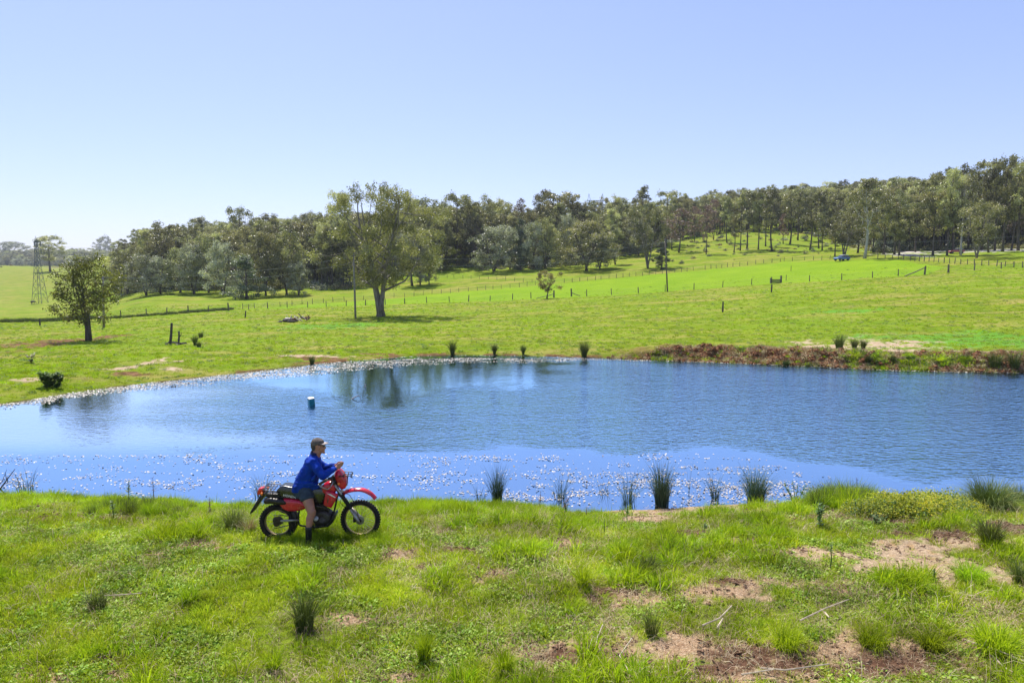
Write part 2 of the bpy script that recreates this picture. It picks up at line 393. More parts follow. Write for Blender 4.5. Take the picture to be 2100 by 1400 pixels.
def ground_material():
    t = NT('ground_turf_and_earth'); p = t.pos()
    far = t.attr('far')
    n1 = t.noise(p, .045, 4, .6); n2 = t.noise(p, .33, 5, .62); n3 = t.noise(p, 2.6, 5, .65); n4 = t.noise(p, 14, 4, .7)
    st = t.noise(t.map(p, (.25, 1.0, 1)), .35, 4, .6)
    g = t.ramp(n2, [(.32, (.095, .155, .006)), (.5, (.162, .225, .008)), (.68, (.228, .270, .020))])
    g = t.mix(t.rng(st, .48, .66, 0, .7), g, C4(.36, .28, .09))          # sere, tawny bands
    g = t.mix(t.rng(n1, .44, .6, 0, .45), g, C4(.165, .275, .008))
    g = t.mix(t.rng(n3, .5, .78, 0, .55), g, C4(.10, .16, .008))
    near = t.ramp(n3, [(.3, (.09, .13, .010)), (.55, (.18, .24, .016)), (.75, (.26, .31, .04))])
    near = t.mix(t.rng(n4, .54, .72, 0, .55), near, C4(.21, .15, .08))
    g = t.mix(far, near, g)
    bright = t.ramp(t.noise(p, .12, 4, .6), [(.35, (.155, .265, .006)), (.65, (.20, .305, .010))])
    g = t.mix(t.attr('paddock'), g, bright)
    g = t.mix(t.math('MULTIPLY', t.attr('hill'), t.rng(n2, .3, .7, .15, .6)), g, C4(.22, .22, .04))
    g = t.mix(t.math('MULTIPLY', t.attr('flush'), .7), g, C4(.10, .30, .03))
    fd = t.ramp(n3, [(.3, (.30, .20, .11)), (.7, (.58, .46, .32))])
    g = t.mix(t.attr('fdry'), g, fd)
    fs = t.ramp(n3, [(.3, (.07, .032, .016)), (.52, (.17, .09, .04)), (.72, (.33, .19, .10))])
    g = t.mix(t.attr('fsoil'), g, fs)
    sand = t.ramp(n4, [(.3, (.25, .165, .10)), (.55, (.45, .33, .21)), (.75, (.62, .49, .34))])
    sand = t.mix(t.rng(t.noise(p, 5, 4), .55, .66, 0, .5), sand, C4(.45, .27, .10))
    soil = t.ramp(n4, [(.3, (.045, .022, .013)), (.55, (.12, .062, .036)), (.78, (.27, .16, .10))])
    straw = t.ramp(t.noise(t.map(p, (1, 2.5, 1)), 30, 3, .7), [(.3, (.20, .11, .06)), (.5, (.40, .26, .15)), (.72, (.66, .52, .36))])
    g = t.mix(t.attr('straw'), g, straw); g = t.mix(t.attr('sand'), g, sand); g = t.mix(t.attr('soil'), g, soil)
    g = t.mix(t.attr('track'), g, C4(.52, .47, .42))
    wet = t.attr('bed'); g = t.mix(wet, g, C4(.075, .05, .025))
    h = t.math('ADD', t.math('MULTIPLY', n3, .6), t.math('MULTIPLY', n4, .25))
    h = t.math('ADD', h, t.math('MULTIPLY', t.noise(p, 45, 3, .7), .1))
    nb = t.bump(h, .75, .28)
    return t.done(t.bsdf(g, .95, 0, .08, nb))
gm = np_mesh('ground', V, T, ground_material(), k=4, smooth=True, attrs={
    'far': sstep(24, 34, YY), 'paddock': pad, 'flush': mk['flush'], 'fdry': mk['fdry'],
    'fsoil': np.maximum(np.maximum(mk['fsoil'], bankm), bankl), 'sand': mk['sand'], 'straw': mk['straw'], 'soil': mk['soil'], 'track': mk['track'],
    'hill': sstep(230, 420, YY) * (px_of(XX, YY) < 260), 'bed': (1 - sstep(-.3, .12, sdg)) * .9})
g = tag(obj('ground', gm), 'grassy paddock ground with worn earth patches around the farm pond', 'ground', kind='structure')

# ---------------------------------------------------------------- pond water
wx = np.arange(-34, 62, .5); wy = np.arange(13, 53, .25)
WX, WY = np.meshgrid(wx, wy); wd = pond_dist(WX, WY)
idx = -np.ones(WX.shape, int); keepq = []
cell = (wd[:-1, :-1] < 1.2) | (wd[1:, 1:] < 1.2) | (wd[1:, :-1] < 1.2) | (wd[:-1, 1:] < 1.2)
zl = terrain(WX.ravel(), WY.ravel()).reshape(WX.shape)
jj, kk = np.nonzero(cell); nw = len(wx)
q = np.stack([jj * nw + kk, jj * nw + kk + 1, (jj + 1) * nw + kk + 1, (jj + 1) * nw + kk], -1)
used, inv = np.unique(q, return_inverse=True); q = inv.reshape(q.shape)
fx = WX.ravel()[used]; fy = WY.ravel()[used]
upx = px_of(fx, fy)
edge_ = 21.9 + (fbm(fx * .5, fy * .5, 81, 4) - .5) * 3.0 - 3.2 * sstep(1450, 1950, upx) 
calm = (1 - sstep(edge_ - .4, edge_ + .7, fy)) 
leftc = (1 - sstep(150, 720, upx + (fbm(fx * .12, fy * .3, 83, 3) - .5) * 520)) * .85
leftc = np.maximum(leftc, .95 * sstep(400, 520, upx) * (1 - sstep(1080, 1330, upx + (fbm(fx * .3, fy * .5, 85, 3) - .5) * 300)) * sstep(31.5, 36.5, fy + (fbm(fx * .5, fy * .5, 86, 3) - .5) * 5 + 6.0 * np.exp(-((upx - 770) / 130) ** 2)))
calm = np.clip(np.maximum(calm, leftc), 0, 1.0)
pale = (1 - sstep(150, 760, upx + (fbm(fx * .12, fy * .3, 83, 3) - .5) * 420)) * sstep(20.5, 24, fy)  # left water: reflection of the whiter sky put into a paler gloss tint
strip_ = 1 - sstep(edge_ - .4, edge_ + .7, fy)
def water_material():
    t = NT('pond_water'); p = t.pos(); calm_ = t.attr('calm')
    w1 = t.noise(t.map(p, (.85, 1.3, 1)), 3.9, 2, .5); w2 = t.noise(t.map(p, (1, 1.3, 1)), 11, 2, .5); w3 = t.noise(t.map(p, (.5, 1, 1)), .9, 2, .5)
    h = t.math('ADD', t.math('MULTIPLY', w1, 1.0), t.math('MULTIPLY', w2, .16)); h = t.math('ADD', h, t.math('MULTIPLY', w3, .7))
    rip = t.math('SUBTRACT', 1.0, t.math('MULTIPLY', calm_, .98))
    nb = t.n('ShaderNodeBump'); t.l(h, nb.inputs['Height']); t.l(t.math('MULTIPLY', rip, .95), nb.inputs['Strength']); nb.inputs['Distance'].default_value = .060
    gust = t.rng(t.noise(t.map(p, (.3, .8, 1)), .35, 3, .5), .35, .7, .0, .06)
    rough = t.math('ADD', t.math('MULTIPLY', rip, .03), t.math('ADD', t.math('MULTIPLY', gust, rip), .03))
    gl = t.n('ShaderNodeBsdfGlossy'); t.l(t.mix(t.attr('pale'), t.mix(t.attr('strip'), C4(.50, .74, .90), C4(.49, .68, .86)), C4(.80, .93, 1.0)), gl.inputs['Color']); t.l(rough, gl.inputs['Roughness']); t.l(nb.outputs[0], gl.inputs['Normal'])  # gloss tint differs by zone, painting in the reflected sky tone
    body = t.n('ShaderNodeBsdfDiffuse'); body.inputs['Color'].default_value = (.030, .040, .040, 1)
    fr = t.n('ShaderNodeFresnel'); fr.inputs['IOR'].default_value = 2.05; t.l(nb.outputs[0], fr.inputs['Normal'])
    f = t.math('MINIMUM', t.math('ADD', t.math('MULTIPLY', fr.outputs[0], 1.2), .60), 1.0)
    mx = t.n('ShaderNodeMixShader'); t.l(f, mx.inputs[0]); t.l(body.outputs[0], mx.inputs[1]); t.l(gl.outputs[0], mx.inputs[2])
    return t.done(mx.outputs[0])
wm = np_mesh('pond_water', np.stack([fx, fy, np.zeros_like(fx)], -1), q, water_material(), k=4, smooth=True, attrs={'calm': calm, 'pale': pale, 'strip': strip_})
tag(obj('pond_water', wm), 'blue rippled water of the farm pond', 'water', kind='structure')
# ---------------------------------------------------------------- trees
def leaf_material(name, a, b, c, sheen=.35, trans=.35):
    t = NT(name); oi = t.n('ShaderNodeObjectInfo').outputs['Random']; ti = t.attr('tint')
    f = t.math('ADD', t.math('MULTIPLY', ti, .72), t.math('MULTIPLY', oi, .28))
    col = t.ramp(f, [(.15, a), (.5, b), (.88, c)])
    hs = t.n('ShaderNodeHueSaturation'); t.l(col, hs.inputs['Color']); t.l(t.rng(oi, 0, 1, .470, .525), hs.inputs['Hue']); t.l(t.rng(t.math('FRACT', t.math('MULTIPLY', oi, 7.3)), 0, 1, .68, 1.3), hs.inputs['Value'])
    hs.inputs['Saturation'].default_value = 1.0
    pr = t.bsdf(hs.outputs[0], .42, 0, sheen); tr = t.n('ShaderNodeBsdfTranslucent')
    t.l(t.mix(1, hs.outputs[0], C4(1.25, 1.35, .6), 'MULTIPLY'), tr.inputs['Color'])
    mx = t.n('ShaderNodeMixShader'); mx.inputs[0].default_value = trans; t.l(pr, mx.inputs[1]); t.l(tr.outputs[0], mx.inputs[2])
    return t.done(mx.outputs[0])
M_LEAF = leaf_material('gum_leaves', (.068, .075, .030), (.23, .228, .10), (.58, .54, .30), .5, .28)
M_LEAF_GREY = leaf_material('grey_green_leaves', (.085, .098, .062), (.28, .29, .21), (.70, .70, .61), .6, .26)
M_LEAF_DARK = leaf_material('dark_leaves', (.045, .062, .035), (.11, .135, .075), (.28, .31, .21), .9, .28)
M_LEAF_LIME = leaf_material('yellow_green_leaves', (.07, .10, .012), (.13, .17, .02), (.20, .23, .04), .35, .38)
M_LEAF_RED = leaf_material('reddish_twigs', (.14, .095, .085), (.24, .165, .15), (.34, .25, .23), .2, .2)
M_LEAF_BROWN = leaf_material('bronze_leaves', (.12, .095, .03), (.24, .20, .07), (.46, .40, .22), .6, .34)
def bark(name, a, b, c):
    t = NT(name); tc = t.n('ShaderNodeTexCoord').outputs['Object']
    n = t.noise(t.map(tc, (3, 3, .35)), 2.2, 6, .7); col = t.ramp(n, [(.3, a), (.5, b), (.72, c)])
    return t.done(t.bsdf(col, .85, 0, .2, t.bump(n, .8, .06)))
M_BARK = bark('gum_bark', (.10, .085, .07), (.22, .19, .165), (.38, .35, .31))
M_BARK_DARK = bark('dark_bark', (.045, .037, .032), (.11, .092, .078), (.21, .18, .155))
M_BARK_PALE = bark('pale_bark', (.22, .20, .18), (.42, .40, .37), (.60, .58, .55))

def crown_r(style, t):
    if style == 'bushy': return (max(0, 1 - (abs(t - .42) / .60) ** 2.4)) ** .5
    if style == 'cone': return (1 - t) ** .6 * min(1, t * 6 + .35)
    if style == 'slim': return (max(0, 1 - (abs(t - .50) / .52) ** 2)) ** .6
    if style == 'bare': return (max(0, 1 - (abs(t - .45) / .56) ** 2)) ** .6
    return (max(0, 1 - (abs(t - .56) / .56) ** 2)) ** .5
def make_tree(seed, H=18.0, width=9.0, base=.35, style='gum', limbs=8, clumps=46, leaves=120, lsize=.36, rc=1.25, stems=1, tr=.32, lean=0.0, drop=.4, spread_lo=.1):
    """returns (trunk mesh data, leaf mesh data) of one tree standing at the origin"""
    rr = random.Random(seed); nr_ = np.random.default_rng(seed); mb = MB(); cents = []; paths = []
    cb = H * base; ch = H - cb
    for s in range(stems):
        a = rr.uniform(0, 6.28) if stems > 1 else 0; off = 0 if stems == 1 else width * .2
        pts = []; n = 9; wob = Vector((rr.uniform(-1, 1), rr.uniform(-1, 1), 0)) * H * .02
        for i in range(n):
            f = i / (n - 1); sp_ = f * off * (1.2 if stems > 1 else 0)
            pts.append(Vector((math.cos(a) * sp_ + lean * f * f + wob.x * math.sin(f * 5 + s), math.sin(a) * sp_ + wob.y * math.sin(f * 4.2), H * .92 * f)))
        r0 = tr / (stems ** .5)
        rad = [r0 * (1.35 if i == 0 else (1 - i / (n - 1)) ** .75 * .98 + .03) for i in range(n)]
        mb.tube(pts, rad, 8); paths.append((pts, rad))
    def trunk_pt(h, s):
        pts, rad = paths[s]; f = min(max(h / (H * .92), 0), 1) * (len(pts) - 1); i = min(int(f), len(pts) - 2); return pts[i].lerp(pts[i + 1], f - i), rad[i] + (rad[i + 1] - rad[i]) * (f - i)
    nodes = []
    for s in range(stems):
        for h in np.linspace(cb * .95, H * .9, 8): nodes.append((trunk_pt(h, s)[0], trunk_pt(h, s)[1]))
    for k in range(limbs):
        s = k % stems; t = spread_lo + (1 - spread_lo) * (k + rr.random()) / limbs * .9
        az = k * 2.399 + rr.uniform(-.5, .5); tgt_h = cb + ch * min(t + .18, .95)
        rad_t = width * .5 * crown_r(style, min(t + .18, .95)) * rr.uniform(.55, .85)
        b, br = trunk_pt(max(cb * .55, cb * .75 + ch * t * .75), s)
        e = Vector((b.x + math.cos(az) * rad_t, b.y + math.sin(az) * rad_t, tgt_h)); mid = b.lerp(e, .5) + Vector((math.cos(az) * rad_t * .16, math.sin(az) * rad_t * .16, -ch * .03)) + Vector((rr.uniform(-.4, .4), rr.uniform(-.4, .4), 0))
        r1 = max(min(br * .62, tr * .5), .05); P = [b, b.lerp(mid, .5) + Vector((rr.uniform(-.2, .2), rr.uniform(-.2, .2), 0)), mid, mid.lerp(e, .55) + Vector((rr.uniform(-.2, .2), rr.uniform(-.2, .2), rr.uniform(0, .3))), e]
        mb.tube(P, [r1, r1 * .8, r1 * .6, r1 * .42, r1 * .22], 6)
        for i in range(1, 5): nodes.append((P[i], r1 * (.8, .6, .42, .22)[i - 1]))
    tilt = rr.uniform(0, 6.28)
    for k in range(clumps):
        t = rr.random() ** .85; h = cb + ch * t; az = rr.uniform(0, 6.28)
        rmax = width * .5 * crown_r(style, t) * (1 + .22 * math.sin(az * 2 + tilt) + .14 * math.sin(az * 5 + t * 9 + tilt))
        r_ = rmax * (rr.random() ** .42)
        c = Vector((lean * (h / H) ** 2 + math.cos(az) * r_, math.sin(az) * r_, h + rr.uniform(-.3, .3)))
        cands = sorted(nodes, key=lambda q: (q[0] - c).length + max(0, q[0].z - c.z) * 1.5)[:2]; b, br = cands[0]
        m = b.lerp(c, .55) + Vector((rr.uniform(-.2, .2), rr.uniform(-.2, .2), -.12 * (c - b).length))
        r1 = max(min(br * .6, .09), .022); mb.tube([b, m, c], [r1, r1 * .65, r1 * .3], 4, cap=False)
        cents.append((c, rc * rr.uniform(.6, 1.35), rr.uniform(0, 1)))
    # leaves
    V = []; Tt = []
    for c, rad, tint in cents:
        n = int(leaves * (rad / rc) ** 1.6)
        g_ = nr_.normal(size=(n, 3)); g_ /= np.linalg.norm(g_, axis=1)[:, None] + 1e-9
        g_ *= (nr_.random((n, 1)) ** .45) * rad; g_[:, 2] = g_[:, 2] * .62
        g_[:, 2] -= drop * nr_.random(n) * (np.hypot(g_[:, 0], g_[:, 1]) / rad) * rad
        sub = nr_.normal(size=(max(n // 14, 1), 3)) * rad * .33                       # twigs: leaves bunch round them
        pick = nr_.integers(0, len(sub), n); g_ = g_ * .72 + sub[pick] * .75
        p = g_ + np.array(c)
        d = nr_.normal(size=(n, 3)) + np.array([0, 0, -.7]); d /= np.linalg.norm(d, axis=1)[:, None]
        w = np.cross(d, nr_.normal(size=(n, 3))); w /= np.linalg.norm(w, axis=1)[:, None] + 1e-9
        L = lsize * nr_.uniform(.6, 1.4, (n, 1)); W = L * .34
        V.append(np.stack([p - w * W, p + w * W, p + d * L], 1).reshape(-1, 3)); tt = np.clip(tint * .6 + nr_.uniform(0, .4, n), 0, 1)
        Tt.append(np.repeat(tt, 3))
    V = np.concatenate(V); Tt = np.concatenate(Tt)
    return mb, V, Tt
def tree_meshes(name, mleaf, mbark, **kw):
    mb, V, Tt = make_tree(**kw); me = bpy.data.meshes.new(name + '_trunk'); me.from_pydata(mb.v, [], mb.f); me.polygons.foreach_set('use_smooth', [True] * len(me.polygons)); me.materials.append(mbark); me.update()
    lm = np_mesh(name + '_crown', V, np.arange(len(V)).reshape(-1, 3), mleaf, tint=Tt)
    return me, lm, kw.get('H', 18.0), kw.get('width', 9.0)
PROTO = {
 'gum': [tree_meshes('gum', M_LEAF, M_BARK_DARK, seed=s, H=18, width=9.5, base=.34, limbs=9, clumps=52, leaves=120, lsize=.36) for s in (11, 12, 13, 14)],
 'tall': [tree_meshes('tall', M_LEAF, M_BARK_DARK, seed=s, H=20, width=8.5, base=.42, limbs=8, clumps=42, leaves=110, rc=1.2, lsize=.36) for s in (21, 22, 23)],
 'slim': [tree_meshes('slim', M_LEAF, M_BARK_DARK, seed=s, H=18, width=5.0, base=.34, style='slim', limbs=6, clumps=30, leaves=95, rc=1.0, tr=.22, lsize=.33) for s in (31, 32, 33)],
 'bushy': [tree_meshes('bushy', M_LEAF_GREY, M_BARK_DARK, seed=s, H=11, width=9.5, base=.08, style='bushy', limbs=9, clumps=80, leaves=125, rc=1.15, stems=2, lsize=.27, tr=.28) for s in (41, 42, 43)],
 'round': [tree_meshes('round', M_LEAF, M_BARK_DARK, seed=s, H=13, width=10.5, base=.14, style='bushy', limbs=9, clumps=80, leaves=125, rc=1.2, stems=3, lsize=.29, tr=.3) for s in (51, 52)],
 'cone': [tree_meshes('cone', M_LEAF_DARK, M_BARK_DARK, seed=s, H=12, width=8, base=.04, style='cone', limbs=8, clumps=70, leaves=150, rc=1.0, lsize=.26, tr=.25) for s in (61, 62)],
 'bare': [tree_meshes('bare', M_LEAF_RED, M_BARK_DARK, seed=s, H=14, width=5.5, base=.3, style='bare', limbs=9, clumps=60, leaves=26, rc=.9, lsize=.30, tr=.16, drop=.1) for s in (71, 72)],
 'stems': [tree_meshes('stems', M_LEAF, M_BARK, seed=s, H=15, width=13, base=.30, style='gum', limbs=12, clumps=68, leaves=125, rc=1.25, stems=5, lsize=.32, tr=.42) for s in (81, 82)],
 'white': [tree_meshes('white', M_LEAF, M_BARK_PALE, seed=s, H=22, width=11, base=.36, limbs=10, clumps=56, leaves=120, rc=1.3, lsize=.36, tr=.36) for s in (91, 92)],
 'lime': [tree_meshes('lime', M_LEAF_LIME, M_BARK_DARK, seed=95, H=10, width=9, base=.12, style='bushy', limbs=8, clumps=60, leaves=120, rc=1.1, lsize=.26, tr=.22)],
}
USE = {k: 0 for k in PROTO}
KIND_NAME = {'gum': 'gum_tree', 'tall': 'gum_tree', 'slim': 'slender_gum_tree', 'bushy': 'wattle_tree', 'round': 'round_tree', 'cone': 'dense_dark_tree', 'bare': 'bare_tree', 'stems': 'many_stemmed_gum', 'white': 'pale_trunked_gum', 'lime': 'yellow_green_tree'}
def place_tree(px, base, top, kind, label, wpx=None, group=None, rz=None, ymin=60, depth=None):
    pr = PROTO[kind]; tm, lm, H0, W0 = pr[USE[kind] % len(pr)]; USE[kind] += 1
    g_ = ground(px, base, ymin) if depth is None else None
    if depth is not None: x_ = (px - CX) / F_PX * depth; g_ = Vector((x_, depth, tz(x_, depth)))
    h = (proj(g_.x, g_.y, g_.z)[1] - top) * g_.y / F_PX; s = h / H0; w = (wpx * g_.y / F_PX / W0) if wpx else s
    if kind in ('bushy', 'round', 'cone'): w *= 1.22
    nm = KIND_NAME[kind]; o = empty(nm, (g_.x, g_.y, g_.z - .05), R.uniform(0, 6.28) if rz is None else rz); o.scale = (w, w, s)
    tag(o, label, 'tree', group); obj('trunk', tm, o); obj('crown', lm, o); return o

# the leading big gum with the forked trunk
def big_gum():
    gx = ground(780, 648); H = (648 - 388) * gx.y / F_PX; W = 218 * gx.y / F_PX
    mb, V, Tt = make_tree(seed=311, H=H, width=W, base=.24, style='gum', limbs=20, clumps=210, leaves=175, lsize=.21, rc=1.05, stems=3, tr=.66, lean=.8, drop=1.5, spread_lo=.02)
    mb.tube([(0, 0, -.3), (0.0, 0, .9), (0.05, 0, 2.0)], [.66, .50, .34], 12)
    o = empty('big_gum_tree', (gx.x, gx.y, gx.z - .05), .4); tag(o, 'broad spreading gum with forked pale trunk standing alone in front of the woodland', 'tree')
    mb.build('trunk', M_BARK, o, True); obj('crown', np_mesh('big_gum_crown', V, np.arange(len(V)).reshape(-1, 3), leaf_material('big_gum_leaves', (.080, .077, .032), (.195, .183, .080), (.43, .395, .20), .4, .34), tint=Tt), o)
big_gum()
def paddock_gum():
    gx = ground(182, 699); H = (699 - 524) * gx.y / F_PX; W = 102 * gx.y / F_PX
    mb, V, Tt = make_tree(seed=903, H=H, width=W, base=.25, style='bushy', limbs=15, clumps=88, leaves=105, lsize=.15, rc=.70, stems=3, tr=.17, lean=1.0, drop=.5, spread_lo=.02)
    mb.tube([(0, 0, -.2), (0, 0, 1.5), (0.02, 0, 3.0)], [.30, .22, .20], 10)
    o = empty('paddock_tree', (gx.x, gx.y, gx.z - .05), 2.2); tag(o, 'lone tree with a low fork and dark trunk beside the wooden pole, left paddock', 'tree')
    mb.build('trunk', M_BARK_DARK, o, True); obj('crown', np_mesh('paddock_crown', V, np.arange(len(V)).reshape(-1, 3), leaf_material('paddock_tree_leaves', (.075, .10, .02), (.19, .225, .045), (.38, .40, .13), .5, .36), tint=Tt), o)
paddock_gum()
def little_tree():
    gx = ground(1122, 612); H = (612 - 556) * gx.y / F_PX; W = 62 * gx.y / F_PX
    mb, V, Tt = make_tree(seed=77, H=H, width=W, base=.30, style='gum', limbs=8, clumps=30, leaves=110, lsize=.2, rc=.62, stems=2, tr=.16, lean=.4, drop=.3)
    o = empty('small_fence_tree', (gx.x, gx.y, gx.z - .05), 0); tag(o, 'small bronze leaved tree standing on the fence line in mid paddock', 'tree')
    mb.build('trunk', M_BARK_DARK, o, True); obj('crown', np_mesh('small_crown', V, np.arange(len(V)).reshape(-1, 3), M_LEAF_BROWN, tint=Tt), o)
little_tree()

